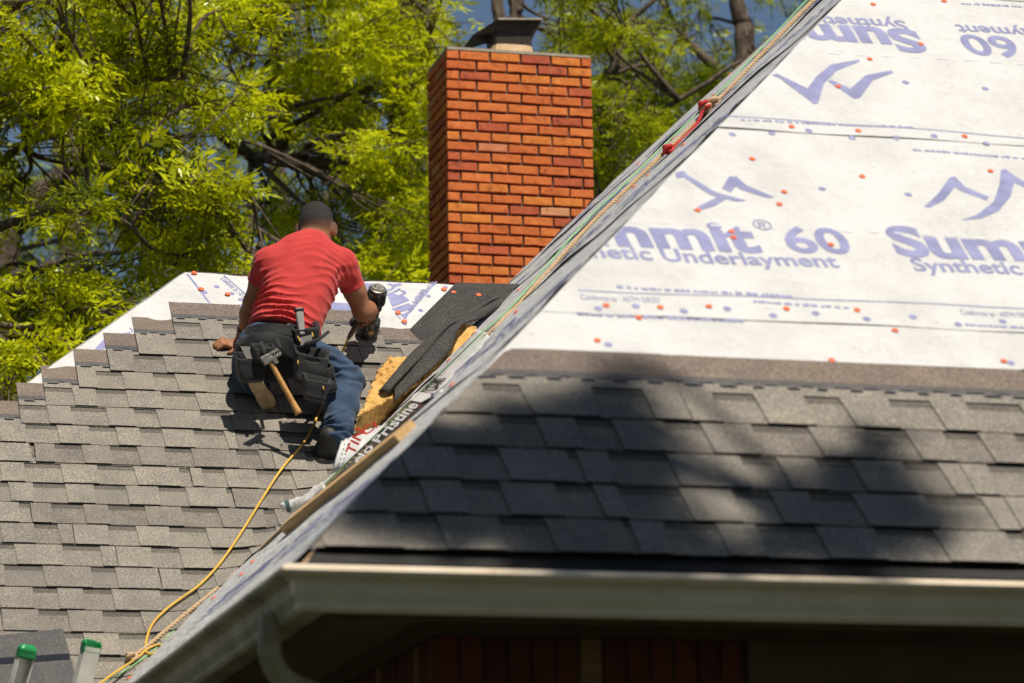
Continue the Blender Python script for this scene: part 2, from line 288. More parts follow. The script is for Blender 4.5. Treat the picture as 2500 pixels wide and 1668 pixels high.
# ------------------------------------------------------------------ signed-distance modelling (organic shapes)
class SDF:
    def __init__(s, lo, hi, h):
        s.lo = np.array(lo, float); s.h = h; s.n = np.ceil((np.array(hi) - s.lo) / h).astype(int) + 1
        s.ax = [s.lo[i] + h * np.arange(s.n[i]) for i in range(3)]; s.f = np.full(s.n, 1.0, dtype=np.float32)
    def sub(s, lo, hi):
        a = np.clip(((np.array(lo) - s.lo) / s.h).astype(int) - 1, 0, s.n); b_ = np.clip(((np.array(hi) - s.lo) / s.h).astype(int) + 3, 0, s.n)
        sl = tuple(slice(a[i], b_[i]) for i in range(3))
        G = np.stack(np.meshgrid(*[s.ax[i][sl[i]] for i in range(3)], indexing='ij'), -1).astype(np.float32); return sl, G
    def _u(s, sl, d, k):
        f = s.f[sl]
        if k > 0:
            hh = np.clip(.5 + .5 * (f - d) / k, 0, 1); s.f[sl] = f * (1 - hh) + d * hh - k * hh * (1 - hh)
        else: s.f[sl] = np.minimum(f, d)
    def cone(s, a, b, ra, rb, k=.02):
        a = np.array(a, float); b = np.array(b, float); m = max(ra, rb) + k + .02
        sl, G = s.sub(np.minimum(a, b) - m, np.maximum(a, b) + m); ab = b - a
        t = np.clip(((G - a) @ ab) / (ab @ ab + 1e-9), 0, 1); d = np.linalg.norm(G - a - t[..., None] * ab, axis=-1) - (ra + (rb - ra) * t); s._u(sl, d, k); return s
    def ell(s, c, r, Rm=None, k=.03):
        c = np.array(c, float); r = np.array(r, float); Rm = np.eye(3) if Rm is None else Rm; m = r.max() + k + .03
        sl, G = s.sub(c - m, c + m); q = (G - c) @ Rm; k0 = np.linalg.norm(q / r, axis=-1); k1 = np.linalg.norm(q / r ** 2, axis=-1) + 1e-6
        s._u(sl, k0 * (k0 - 1) / k1, k); return s
    def rbox(s, c, hs, rad, Rm=None, k=0., taper=0.):
        c = np.array(c, float); hs = np.array(hs, float); Rm = np.eye(3) if Rm is None else Rm; m = np.linalg.norm(hs) + k + .02
        sl, G = s.sub(c - m, c + m); q = (G - c) @ Rm
        if taper: q = q / np.stack([1 + taper * q[..., 2] / hs[2], 1 + taper * q[..., 2] / hs[2], np.ones_like(q[..., 0])], -1)
        q = np.abs(q) - (hs - rad); d = np.linalg.norm(np.maximum(q, 0), axis=-1) + np.minimum(q.max(-1), 0) - rad; s._u(sl, d, k); return s
    def cut(s, p, n):
        """removes what lies beyond the plane"""
        n = np.array(n, float) / np.linalg.norm(n); G = np.stack(np.meshgrid(*s.ax, indexing='ij'), -1).astype(np.float32)
        s.f = np.maximum(s.f, (G - np.array(p)) @ n); return s
    def carve(s, other):
        s.f = np.maximum(s.f, -other.f); return s
    def warp(s, fn):
        G = np.stack(np.meshgrid(*s.ax, indexing='ij'), -1).astype(np.float32); near = np.abs(s.f) < .08
        s.f[near] += fn(G[near]); return s
    def mesh(s):
        f = np.pad(s.f, 1, constant_values=1.0); lo = s.lo - s.h; ins = f < 0; nx, ny, nz = f.shape; cnt = np.zeros((nx - 1, ny - 1, nz - 1), int)
        for dx in (0, 1):
            for dy in (0, 1):
                for dz in (0, 1): cnt += ins[dx:nx - 1 + dx, dy:ny - 1 + dy, dz:nz - 1 + dz]
        act = (cnt > 0) & (cnt < 8); idx = np.argwhere(act); vid = np.full(act.shape, -1); vid[act] = np.arange(len(idx))
        cs = [(0, 0, 0), (1, 0, 0), (0, 1, 0), (1, 1, 0), (0, 0, 1), (1, 0, 1), (0, 1, 1), (1, 1, 1)]
        val = np.stack([f[idx[:, 0] + c[0], idx[:, 1] + c[1], idx[:, 2] + c[2]] for c in cs], 1); acc = np.zeros((len(idx), 3)); n = np.zeros(len(idx))
        for i, j in ((0, 1), (2, 3), (4, 5), (6, 7), (0, 2), (1, 3), (4, 6), (5, 7), (0, 4), (1, 5), (2, 6), (3, 7)):
            a, b_ = val[:, i], val[:, j]; x = (a < 0) != (b_ < 0); t = np.where(x, a / np.where(x, a - b_, 1), 0)
            p = np.array(cs[i])[None] + t[:, None] * (np.array(cs[j]) - np.array(cs[i]))[None]; acc[x] += p[x]; n[x] += 1
        co = lo + s.h * (idx + acc / n[:, None]); Q = []
        for ax in range(3):
            o1, o2 = [(1, 2), (2, 0), (0, 1)][ax]
            a = ins; sh = [slice(None)] * 3; sh[ax] = slice(0, -1); sh2 = [slice(None)] * 3; sh2[ax] = slice(1, None); d = a[tuple(sh)] != a[tuple(sh2)]
            e = np.argwhere(d); e = e[(e[:, o1] > 0) & (e[:, o2] > 0) & (e[:, o1] < f.shape[o1] - 1) & (e[:, o2] < f.shape[o2] - 1)]
            if not len(e): continue
            def v_(da, db):
                z = e.copy(); z[:, o1] += da; z[:, o2] += db; return vid[z[:, 0], z[:, 1], z[:, 2]]
            q = np.stack([v_(-1, -1), v_(0, -1), v_(0, 0), v_(-1, 0)], 1); fl = ~a[e[:, 0], e[:, 1], e[:, 2]]; q[fl] = q[fl][:, ::-1]; Q.append(q)
        return co, np.vstack(Q)
    def obj(s, name, mat, parent=None, M=MW, it=2):
        co, q = s.mesh()
        for _ in range(it):                                       # light smoothing
            a = np.zeros_like(co); c = np.zeros(len(co))
            for i in range(4):
                np.add.at(a, q[:, i], co[q[:, (i + 1) % 4]] + co[q[:, i - 1]]); np.add.at(c, q[:, i], 2)
            co = co * .5 + .5 * a / c[:, None]
        return fobj(name, co, q, mat, parent, M)

# ------------------------------------------------------------------ lettering (flat print)
def text_mesh(body, size, bold=0.0):
    cu = bpy.data.curves.new('lettering', 'FONT'); cu.body = body; cu.size = size; cu.offset = bold * size; cu.resolution_u = 4; cu.fill_mode = 'FRONT' if hasattr(cu, 'fill_mode') else cu.fill_mode
    o = bpy.data.objects.new('lettering', cu); COL.objects.link(o); dg = bpy.context.evaluated_depsgraph_get(); dg.update()
    me = bpy.data.meshes.new_from_object(o.evaluated_get(dg)); bpy.data.objects.remove(o)
    v = np.zeros(len(me.vertices) * 3); me.vertices.foreach_get('co', v); f = [tuple(p.vertices) for p in me.polygons]; return v.reshape(-1, 3), f
def lettering(body, pos, size, mat, parent, M_, zf, rot=0., sx=1., bold=.0, clip=None, shear=0., name='lettering', length=None):
    v, f = text_mesh(body, size, bold)
    if length: sx = length / max(1e-6, v[:, 0].max() - v[:, 0].min())
    x = v[:, 0] * sx + shear * v[:, 1]; y = v[:, 1]; c, s = math.cos(rot), math.sin(rot)
    a = pos[0] + c * x - s * y; b_ = pos[1] + s * x + c * y
    bm = bmesh.new(); vv = [bm.verts.new((a[i], b_[i], 0)) for i in range(len(a))]
    for q in f:
        try: bm.faces.new([vv[i] for i in q])
        except ValueError: pass
    for (p, n) in (clip or []): bmesh.ops.bisect_plane(bm, geom=bm.verts[:] + bm.edges[:] + bm.faces[:], plane_co=(*p, 0), plane_no=(*n, 0), clear_outer=True)
    for q in bm.verts: q.co.z = zf(q.co.x, q.co.y) + .0012
    me = bpy.data.meshes.new(name); bm.to_mesh(me); bm.free(); me.materials.append(mat)
    return place(bpy.data.objects.new(name, me), M_, parent)
def patch(polys, mat, parent, M_, zf, name='print_mark', dz=.0012, join=False):
    for grp in ([polys] if join else [[p] for p in polys]):
        mb = MB()
        for p in grp: mb.add([(x, y, zf(x, y) + dz) for x, y in p], [tuple(range(len(p)))])
        mb.build(name, mat, parent, M_)

# ------------------------------------------------------------------ ground
tag(obj('ground', [(-150, -60, 0), (150, -60, 0), (150, 400, 0), (-150, 400, 0)], [(0, 1, 2, 3)], M['lawn']), kind='structure')

# ------------------------------------------------------------------ house: slopes, sheets, shingles
GZ = -C[2]                                     # ground level in house coordinates
house = tag(empty('house', H(3.5, 4, GZ)), 'brick house with steep roof half covered in new grey shingles and white underlayment', 'house')
SW = 2.34; BW = SW * q2                        # the back roof's ridge
def slab(name, poly, M_, thick=.03, mat=None, parent=house, top=0.):
    n = len(poly); v = [(*p, top) for p in poly] + [(*p, top - thick) for p in poly]
    f = [tuple(range(n)), tuple(range(2 * n - 1, n - 1, -1))] + [(i, i + n, (i + 1) % n + n, (i + 1) % n) for i in range(n)]
    return obj(name, v, f, mat or M['deck'], parent, M_)
slopeR = tag(slab('roof_slope', [(0, 0), (8.4, 0), (4.2, 4.2 * q2)], MR), 'front slope with printed white underlayment above grey shingles')
slopeL = tag(slab('roof_slope', [(0, 0), (-4.2, 4.2 * q2), (-10, 4.2 * q2), (-10, 0), (-8.9, 0), (-VW - SW, BW), (-VW, 0)], ML), 'side slope in grey light along the hip')
slopeW = tag(slab('roof_slope', [(-1.7, 0), (0, 0), (SW, BW), (.77, BW), (.03, 2.3)], MW), 'back slope being shingled by the worker')
MWb = frame(H(0, VW + 2 * SW, 0), -U, (-V + Z) / q2, (V + Z) / q2)
slab('roof_slope', [(-2.3, .9), (-SW, BW), (-.77, BW), (-.3, 0), (-1.5, 0)], MWb)
pA, pB, pC_, pD = [toW((a, b, 0)) for a, b in ((-1.7, 0), (.03, 2.3), (.76, BW - .01), (.77, BW))]
obj('roof_slope', [pA, pB, pC_, H(.3, VW + 2 * SW, -.2)], [(0, 1, 2, 3)], M['deck'], house)
slab('roof_slope', [(0, 0), (10, 0), (7, 4.2 * q2), (4.2, 4.2 * q2)], frame(H(8.4, 0, 0), V, (-U + Z) / q2, (U + Z) / q2))

lapsR = [0, 1.222, 2.385, 3.475, 4.7, 5.93]
def zR(a, b):
    i = max(0, min(4, int(np.searchsorted(lapsR, b, side='right')) - 1)); t = (b - lapsR[i]) / 1.2
    tilt = .012 * (b - 1.2)
    e = math.exp(-((b - lapsR[i]) / .03) ** 2) * (.0002 + .0035 * max(0, math.sin(a * 2.3 + i * 2)) * max(0, math.sin(a * 7 + i)))
    return .007 + .0015 * (1 - t) + .0026 * math.sin(a * 4.1 + b * 2.3 + i) * math.sin(b * 6.1 - a * 1.7) + .0016 * math.sin(a * 11 - b * 17 + 2 * i) + e
def sheet(name, b0, b1, aL, aR, zf, M_, parent, nb=26, na=110, mat=None):
    v = []; bs = np.linspace(b0 + 1e-4, b1, nb); bs = b0 + (bs - b0) ** 1.3 / (b1 - b0) ** .3
    for b in bs:
        x0, x1 = aL(b), aR(b)
        for a in np.linspace(x0, x1, na): v.append((a, b, zf(a, b) if b < b1 - .012 else zf(a, b1 - .013) - .004))
    f = [(i * na + j, i * na + j + 1, (i + 1) * na + j + 1, (i + 1) * na + j) for i in range(nb - 1) for j in range(na - 1)]
    return obj(name, v, f, mat or M['white'], parent, M_, smooth=True)
for i in range(5):
    b1 = min(lapsR[i + 1] + .03, 5.93)
    sheet('underlayment', lapsR[i] + (.05 if i == 0 else 0), b1, lambda b: b / q2 - .004, lambda b: max(b / q2, 8.4 - b / q2), zR, MR, slopeR)
lapsL = [0, 1.05, 2.15, 3.25, 4.35, 5.6]
def zL(x, y):
    i = max(0, min(4, int(np.searchsorted(lapsL, y, side='right')) - 1)); t = (y - lapsL[i]) / 1.2
    e = math.exp(-((y - lapsL[i]) / .03) ** 2) * (.003 + .003 * math.sin(x * 3.1 + i * 2) + .002 * math.sin(x * 9 + i))
    return .008 + .004 * (1 - t) + .003 * math.sin(x * 2.7 + y * 2.1 + i) * math.sin(y * 5 - x) + .002 * math.sin(y * 16 - x * 6) + .0028 * math.sin(y * 31 + 1.8 * math.sin(x * 1.3)) * math.sin(x * 1.9 + y * 2) + e
def vmax(y):
    u = y / q2; return u + VW if u < SW else 10.
for i in range(5):
    for lo, hi in (((lapsL[i], lapsL[i + 1] + .03),) if not (lapsL[i] < BW < lapsL[i + 1]) else ((lapsL[i], BW - .002), (BW + .002, lapsL[i + 1] + .03))):
        sheet('underlayment', lo, min(hi, 5.93), lambda y: -vmax(y) + .0, lambda y: -y / q2 + .004, zL, ML, slopeL, nb=18, na=120)
# black curled flaps along the far edge of the side slope
for u0, L_, hh in ((2.62, .10, .008), (3.02, .16, .012), (3.45, .2, .014), (3.68, .09, .012), (3.95, .13, .012)):
    y0 = u0 * q2; v = []; n = 7
    for i in range(n):
        t = i / (n - 1)
        for s in (0, .5, 1): v.append((-10 + .05 - .12 * s * (.4 + .6 * math.sin(t * 3.1)), y0 + L_ * q2 * t, .006 + hh * s * s * math.sin(t * 2.9 + .1)))
    f = [(i * 3 + j, i * 3 + j + 1, (i + 1) * 3 + j + 1, (i + 1) * 3 + j) for i in range(n - 1) for j in range(2)]
    obj('underlayment_flap', v, f, M['under'], slopeL, ML, smooth=True)

def zW(a, b): return .004 + .002 * math.sin(a * 9 + b * 4) * math.sin(b * 7 - a * 3) + .0012 * math.sin(a * 23 - b * 15)
hipW = lambda b: .77 - (BW - b) * (.925 / 1.15)
sheet('underlayment', 2.3, BW, lambda b: hipW(b) - .012, lambda b: b / q2, zW, MW, slopeW, nb=40, na=70)
# folded edge of the sheet over the ridge and the hip
obj('underlayment_fold', [(.77, BW, .006), (2.0, BW, .006), (2.0, BW + .05, -.055), (.77, BW + .05, -.055)], [(0, 1, 2, 3)], M['white'], slopeW, MW)
hA, hB = (.758, BW - .0), (hipW(2.42) - .012, 2.42)
obj('underlayment_fold', [(hA[0], hA[1], .006), (hB[0], hB[1], .006), (hB[0] - .03, hB[1] + .04, -.05), (hA[0] - .03, hA[1] + .04, -.05)], [(0, 3, 2, 1)], M['white'], slopeW, MW)

T1, T2, HS = .0036, .0078, .332
SM = [M['gran'], M['gran2'], M['band'], M['red'], M['strip'], M['seal'], M['core']]
def shingle_geo(wd, seed, exposed):
    rr = random.Random(seed); mb = MB()
    # lower layer, its top in bands
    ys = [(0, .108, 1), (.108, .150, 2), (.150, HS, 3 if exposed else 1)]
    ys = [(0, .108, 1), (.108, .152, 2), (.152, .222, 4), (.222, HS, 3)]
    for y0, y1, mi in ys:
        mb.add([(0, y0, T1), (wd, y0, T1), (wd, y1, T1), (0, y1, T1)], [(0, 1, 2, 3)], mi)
    mb.add(box(0, wd, 0, HS, 0, T1 - 1e-4)[0], [f for f in box(0, wd, 0, HS, 0, 1)[1] if f != (4, 5, 6, 7)], 6)
    # upper layer: a common strip with teeth hanging from it
    x = -rr.uniform(0, .12); teeth = []
    while x < wd:
        tw = rr.choice((.10, .118, .135, .15, .17, .19)); teeth.append((max(0, x), min(wd, x + tw))); x += tw + rr.choice((.095, .112, .13, .15))
    s0, s1 = .140, .182
    top = [(0, s0, T2), (wd, s0, T2), (wd, s1, T2), (0, s1, T2)]
    low = [(p[0], p[1], T1) for p in top]
    mb.add(top + low, [(0, 1, 2, 3)], 0); mb.add(top + low, [(0, 4, 5, 1), (1, 5, 6, 2), (2, 6, 7, 3), (3, 7, 4, 0)], 6)
    for a, b in teeth:
        if b - a < .03: continue
        l = rr.uniform(.002, .009); q0 = 0 if a == 0 else l; q1 = 0 if b == wd else l
        p = [(a + q0, -.001, T2), (b - q1, -.001, T2), (b, s0 + .001, T2), (a, s0 + .001, T2)]; g = [(c[0], c[1], T1) for c in p]
        mb.add(p + g, [(0, 1, 2, 3)], 0); mb.add(p + g, [(0, 4, 5, 1), (1, 5, 6, 2), (3, 7, 4, 0)], 6)
    if exposed:
        x = .02
        while x < wd - .06:
            for k, yy in ((0, .172), (1, .190)):
                xx = x + k * .045 + rr.uniform(-.008, .008); ww = rr.uniform(.028, .05); zz = T2 + .0012 if k == 0 else T1 + .0014
                mb.add([(xx, yy, zz), (xx + ww * .2, yy - .006, zz), (xx + ww, yy - .005, zz), (xx + ww * 1.1, yy + .002, zz), (xx + ww * .8, yy + .006, zz), (xx + .003, yy + .005, zz)], [(0, 1, 2, 3, 4, 5)], 5)
            x += .09
    return mb
_var = {}
def shingle_mesh(wd, seed, exposed):
    key = (round(wd, 3), seed, exposed)
    if key not in _var:
        g = shingle_geo(wd, seed, exposed); _var[key] = mesh('shingle', g.v, g.f, SM, g.m)
    return _var[key]
def lay(a, b, wd, parent, M_, seed, exposed=False, scale=1., cut=None, bend=None, lift=0., rz=0., z0=.0178):
    """one shingle with its lower left corner at (a, b); cut = lines (point, outward normal) in roof coordinates"""
    tilt = math.atan(z0 / HS)
    L = Matrix.Translation((a, b, z0 * scale + .001 + lift)) @ Matrix.Rotation(-tilt, 4, 'X') @ Matrix.Rotation(rz, 4, 'Z') @ Matrix.Scale(scale, 4)
    if cut is None:
        return place(bpy.data.objects.new('shingle', shingle_mesh(wd, seed, exposed)), M_ @ L, parent)
    g = shingle_geo(wd, seed, exposed); bm = bmesh.new(); vv = [bm.verts.new(L @ Vector(p)) for p in g.v]
    for q, mi in zip(g.f, g.m): bm.faces.new([vv[i] for i in q]).material_index = mi
    for p, n in cut: bmesh.ops.bisect_plane(bm, geom=bm.verts[:] + bm.edges[:] + bm.faces[:], plane_co=(*p, 0), plane_no=(*n, 0), clear_outer=True)
    if bend:
        (p, n, wdt, amt) = bend
        for s in np.linspace(0, 1, 6):
            pp = (p[0] - n[0] * wdt * s, p[1] - n[1] * wdt * s); bmesh.ops.bisect_plane(bm, geom=bm.verts[:] + bm.edges[:] + bm.faces[:], plane_co=(*pp, 0), plane_no=(*n, 0))
        for q in bm.verts:
            d = (q.co.x - p[0]) * n[0] + (q.co.y - p[1]) * n[1] + wdt
            if d > 0: q.co.z += amt * (d / wdt) ** 2
    if not bm.verts: bm.free(); return None
    me = bpy.data.meshes.new('shingle'); bm.to_mesh(me); bm.free()
    for mt in SM: me.materials.append(mt)
    return place(bpy.data.objects.new('shingle', me), M_, parent)

EXPO = .1421
leftW = {19: .652, 18: .472, 17: .334, 16: .188, 15: .038, 14: -.077, 13: -.173, 12: -.035}
vd = np.array([1, q2]) / math.sqrt(3); vn = np.array([q2, -1]) / math.sqrt(3)      # along and across the valley
for j in range(20):
    b = .012 + EXPO * j; a0 = leftW.get(j, -.30 - .16 * (j % 6) - .3); xv = b / q2
    end = 1.60 if j == 19 else (xv + .22)
    if j == 12: lay(-1.05, b, 1.0, slopeW, MW, 3, True); 
    if j == 13: lay(-.173 - 1.01 - .3, b, 0.3, slopeW, MW, 4, True)
    a = a0; k = 0
    while a < end - .02:
        wd = min(1.0 if k or j < 12 else 1.0, end - a) if j == 19 else 1.0
        if j == 19 and k == 0: wd = .9484
        ex = (k == 0 and j >= 12) or j >= 18
        jit = dict(lift=random.uniform(0, .0012), rz=random.uniform(-.0022, .0022))
        sd_ = random.randrange(9) if not ex else 20 + random.randrange(8)
        if a + wd > xv - .05:
            lay(a, b, wd, slopeW, MW, sd_, ex, cut=[((0 + .02, 0), vn)], bend=((0.02, 0), vn, .12, .022), **jit)
        else: lay(a, b + random.uniform(-.002, .002), wd - .003, slopeW, MW, sd_, ex, **jit)
        a += wd; k += 1
hn = np.array([-q2, 1]) / math.sqrt(3)
SR = 1.09
for j in range(5):
    b = .03 + .1555 * j; a = b / q2 - (.15 + .17 * j) % .5 + random.uniform(-.1, .0); k = 0
    while a < 8.2 - b:
        ex = j == 4; sd_ = (20 if ex else 0) + random.randrange(8); jit = dict(lift=random.uniform(0, .0015) + .006, rz=random.uniform(-.002, .002))
        if k == 0: lay(a, b, 1.0, slopeR, MR, sd_, ex, SR, cut=[((.004, 0), hn)], bend=((.004, 0), hn, .08, -.004), **jit)
        else: lay(a, b + random.uniform(-.003, .003), .997, slopeR, MR, sd_, ex, SR, **jit)
        a += 1.0 * SR; k += 1
# starter strip and drip edge under the first course of the front slope
slab('starter_strip', [(.012, -.012), (8.3, -.012), (8.2, .10), (.085, .10)], MR, .011, M['core'], slopeR, .012)

# ------------------------------------------------------------------ print on the sheets, cap nails
hipR = [((0.0, 0), (-q2 / math.sqrt(3), 1 / math.sqrt(3)))]
BL, FA = M['blue'], M['faint']
pR = dict(parent=slopeR, M_=MR, zf=zR)
tl = R(0.9)
lettering('Summit', (.862, 1.607), .232, BL, rot=tl, bold=.04, clip=hipR, length=.77, **pR)
lettering('®', (1.640, 1.748), .082, BL, rot=tl, bold=.0, sx=1.0, **pR)
lettering('60', (1.715, 1.625), .215, BL, rot=tl, bold=.022, length=.205, **pR)
lettering('Synthetic Underlayment', (.912, 1.528), .104, BL, rot=tl, bold=.02, clip=hipR, length=.94, **pR)
lettering('Summit', (2.065, 1.638), .232, BL, rot=tl, bold=.04, length=.77, **pR)
lettering('Synthetic Underlayment', (2.095, 1.552), .104, BL, rot=tl, bold=.02, length=.94, **pR)
# the sheet above was rolled out the other way round
up = math.pi + tl
lettering('Summit', (2.60, 3.175), .232, BL, rot=up, bold=.04, clip=hipR, length=.77, **pR)
lettering('Synthetic Underlayment', (2.58, 3.245), .104, BL, rot=up, bold=.02, clip=hipR, length=.94, **pR)
lettering('60', (2.955, 3.17), .215, BL, rot=up, bold=.022, length=.205, **pR)
lettering('Synthetic Underlayment', (3.71, 3.262), .104, BL, rot=up, bold=.02, length=.94, **pR)
def pix_polys(polys): return [[tuple(rp(*p)) for p in q] for q in polys]
patch(pix_polys([
    [(1548, 404), (1566, 399), (1576, 408), (1640, 445), (1712, 466), (1690, 468), (1630, 452), (1568, 413), (1552, 416)],
    [(1588, 486), (1625, 466), (1650, 455), (1664, 463), (1640, 477), (1602, 488)],
    [(1656, 436), (1672, 410), (1690, 410), (1712, 430), (1776, 459), (1760, 460), (1700, 440), (1688, 432), (1676, 446)]]), BL, name='print_mark', **pR)
patch(pix_polys([
    [(2119, 481), (2150, 452), (2178, 412), (2190, 409), (2214, 434), (2268, 458), (2262, 466), (2205, 444), (2190, 434), (2165, 466), (2132, 483)],
    [(2203, 513), (2240, 500), (2278, 470), (2292, 430), (2296, 394), (2306, 392), (2330, 410), (2380, 440), (2374, 447), (2326, 424), (2318, 456), (2290, 490), (2250, 508)]]), BL, name='print_mark', **pR)
patch(pix_polys([
    [(1770, 176), (1782, 173), (1852, 208), (1872, 180), (1905, 152), (1970, 140), (1972, 145), (1920, 165), (1890, 196), (1876, 244), (1866, 246), (1830, 216), (1790, 184)],
    [(1898, 190), (1908, 188), (1950, 210), (1985, 178), (2044, 167), (2048, 173), (2002, 190), (1972, 231), (1958, 233), (1922, 208)]]), BL, name='print_mark', **pR)
# thin printed lines, the small rows of print and the dashes
def bar(p, q, h): 
    (x0, y0), (x1, y1) = rp(*p), rp(*q); n = 24
    pts = [(x0 + (x1 - x0) * i / n, y0 + (y1 - y0) * i / n) for i in range(n + 1)]; return [[pts[i], pts[i + 1], (pts[i + 1][0], pts[i + 1][1] + h), (pts[i][0], pts[i][1] + h)] for i in range(n)]
for g_ in (bar((1325, 674), (2460, 717), .005), bar((1640, 270), (2460, 331), .005)): patch(g_, BL, name='print_line', join=True, **pR)
def tiny(p, q, h, dens=.5):
    (x0, y0), (x1, y1) = rp(*p), rp(*q); L_ = math.hypot(x1 - x0, y1 - y0); t = 0; out = []; rr = random.Random(int(p[0]))
    while t < L_:
        w_ = rr.uniform(.006, .022); X, Y = x0 + (x1 - x0) * t / L_, y0 + (y1 - y0) * t / L_; hh = h * rr.uniform(.55, 1.)
        out.append([(X, Y), (X + w_, Y + .0), (X + w_, Y + hh), (X, Y + hh)]); t += w_ + rr.choice((.003, .004, .011))
    return out
for g_ in (tiny((1415, 667), (1815, 691), .016), tiny((1325, 727), (1700, 745), .014), tiny((1728, 702), (1945, 716), .014), tiny((2215, 752), (2420, 765), .014), tiny((1700, 283), (2085, 302), .016), tiny((2095, 352), (2420, 375), .015), tiny((2205, 15), (2420, 24), .015)): patch(g_, BL, name='small_print', join=True, **pR)
lettering('Conforms to : ASTM D8257', tuple(rp(1333, 693)), .040, BL, rot=tl * .6, length=.24, **pR)
lettering('Conforms to : ASTM D8257', tuple(rp(2205, 727)), .040, BL, rot=tl * .6, length=.24, **pR)
for x in np.arange(1450, 2420, 60): patch(bar((x, 514 + (x - 1450) * .048), (x + 27, 516 + (x - 1450) * .048), .006), FA, name='printed_dash', join=True, **pR)
for x in np.arange(1900, 2420, 62): patch(bar((x, 127 + (x - 1900) * .06), (x + 28, 129 + (x - 1900) * .06), .006), FA, name='printed_dash', join=True, **pR)
def disc(p, r, n=12): return [(p[0] + r * math.cos(i * 2 * math.pi / n), p[1] + r * math.sin(i * 2 * math.pi / n)) for i in range(n)]
bdots = [(1372, 713), (1458, 708), (1568, 721), (1667, 716), (1773, 731), (1870, 726), (1987, 741), (2093, 735), (2198, 750), (2300, 742), (1885, 440), (2083, 452), (2077, 195), (2260, 208), (2055, 323), (2142, 320), (1955, 320), (1855, 305), (1680, 312), (1770, 310), (2262, 335), (1395, 795), (1912, 838), (2318, 838)]
patch([disc(rp(*p), .0125) for p in bdots], BL, name='printed_dot', **pR)
capg = lathe([(0, .0125), (.25, .0125), (.5, .011), (.55, .006), (.8, .005), (1, .002)], (0, 0, 0), (0, 0, .005), 12); capm = mesh('cap_nail', capg[0], capg[1], M['orange'])
def cap(p, parent, M_, zf, s=1.0):
    return place(bpy.data.objects.new('cap_nail', capm), M_ @ Matrix.Translation((p[0], p[1], zf(p[0], p[1]) + .002)) @ Matrix.Rotation(random.uniform(-.08, .08), 4, 'X') @ Matrix.Scale(s, 4), parent)
for p in [(2112, 107), (2165, 8), (2003, 14), (1995, 140), (1922, 205), (1815, 297), (1968, 307), (2212, 320), (1725, 370), (1977, 412), (1798, 447), (1787, 476), (1600, 487), (1677, 537), (1682, 550), (1905, 568), (2272, 397), (1390, 706), (1514, 712), (1625, 711), (1803, 716), (1465, 733), (1965, 720), (2052, 766), (1370, 786), (1907, 834), (2302, 834)]:
    cap(rp(*p), slopeR, MR, zR, .82)
# the same print on the side slope, seen nearly edge-on
hipLc = [((0, 0), (q2 / math.sqrt(3), 1 / math.sqrt(3)))]
for i in range(5):
    y0 = lapsL[i]
    for k in range(6):
        x = -(y0 / q2 + .35 + k * 1.52)
        if -x > vmax(y0 + .5) - 1.3: continue
        kw = dict(parent=slopeL, M_=ML, zf=zL, clip=hipLc)
        x0 = x - 1.1
        lettering('Summit', (x0, y0 + .38), .232, BL, bold=.022, length=1.03, **kw); lettering('60', (x0 + 1.12, y0 + .39), .245, BL, length=.26, **kw)
        lettering('Synthetic Underlayment', (x0, y0 + .29), .118, BL, bold=.008, length=1.32, **kw)
for _ in range(34):
    u = random.uniform(.1, 3.9); v_ = random.uniform(u, min(vmax(u * q2), u + 4.6)); cap((-v_, u * q2), slopeL, ML, zL, 1.15)
# print on the back slope's sheet
kw = dict(parent=slopeW, M_=MW, zf=zW)
def wl(p, q): a = wp(*p); b = wp(*q); return tuple(a[:2]), math.atan2(b[1] - a[1], b[0] - a[0]), float(np.hypot(b[0] - a[0], b[1] - a[1]))
def wline(p, q, body, size, bold=.004, mat=BL):
    pos, rot, L_ = wl(p, q); lettering(body, pos, size, mat, rot=rot, bold=bold, length=L_, **kw)
wline((941, 722), (984, 672), 'Conforms to : ASTM D8257', .05, .006); wline((955, 700), (998, 652), 'Be aware: Roof slip', .036)
wline((503, 641), (560, 690), 'Conforms to : ASTM', .05, .006)
wline((938, 676), (893, 652), 'tic', .145, .012)
def wbar(p, q, h):
    (x0, y0), (x1, y1) = wp(*p)[:2], wp(*q)[:2]; n = 8; dx, dy = x1 - x0, y1 - y0; L_ = math.hypot(dx, dy); ox, oy = -dy / L_ * h, dx / L_ * h
    return [[(x0 + dx * i / n, y0 + dy * i / n), (x0 + dx * (i + 1) / n, y0 + dy * (i + 1) / n), (x0 + dx * (i + 1) / n + ox, y0 + dy * (i + 1) / n + oy), (x0 + dx * i / n + ox, y0 + dy * i / n + oy)] for i in range(n)]
for g_ in (wbar((927, 733), (1003, 650), .007), wbar((427, 632), (478, 697), .010), wbar((512, 634), (580, 694), .007), wbar((907, 724), (918, 735), .006)): patch(g_, BL, name='print_line', join=True, **kw)
WQ = lambda polys: [[tuple(wp(*p)[:2]) for p in q] for q in polys]
patch(WQ([[(838, 652), (868, 654), (862, 668), (832, 668)], [(893, 690), (925, 680), (940, 692), (900, 706)], [(898, 710), (938, 698), (946, 706), (934, 714), (915, 720)], [(918, 724), (940, 718), (932, 735), (926, 733)], [(890, 672), (902, 676), (918, 684), (892, 688)],
          [(735, 694), (800, 698), (826, 706), (826, 716), (770, 714), (735, 706)], [(770, 720), (790, 718), (790, 734), (768, 734)], [(900, 656), (918, 652), (922, 656), (904, 662)],
          [(214, 806), (236, 782), (262, 770), (300, 764), (300, 770), (262, 786), (232, 806)], [(245, 806), (252, 792), (276, 786), (290, 806)], [(296, 754), (300, 754), (306, 764), (303, 765)],
          [(548, 700), (566, 702), (572, 696), (590, 704), (572, 712), (552, 710)]]), BL, name='print_mark', **kw)
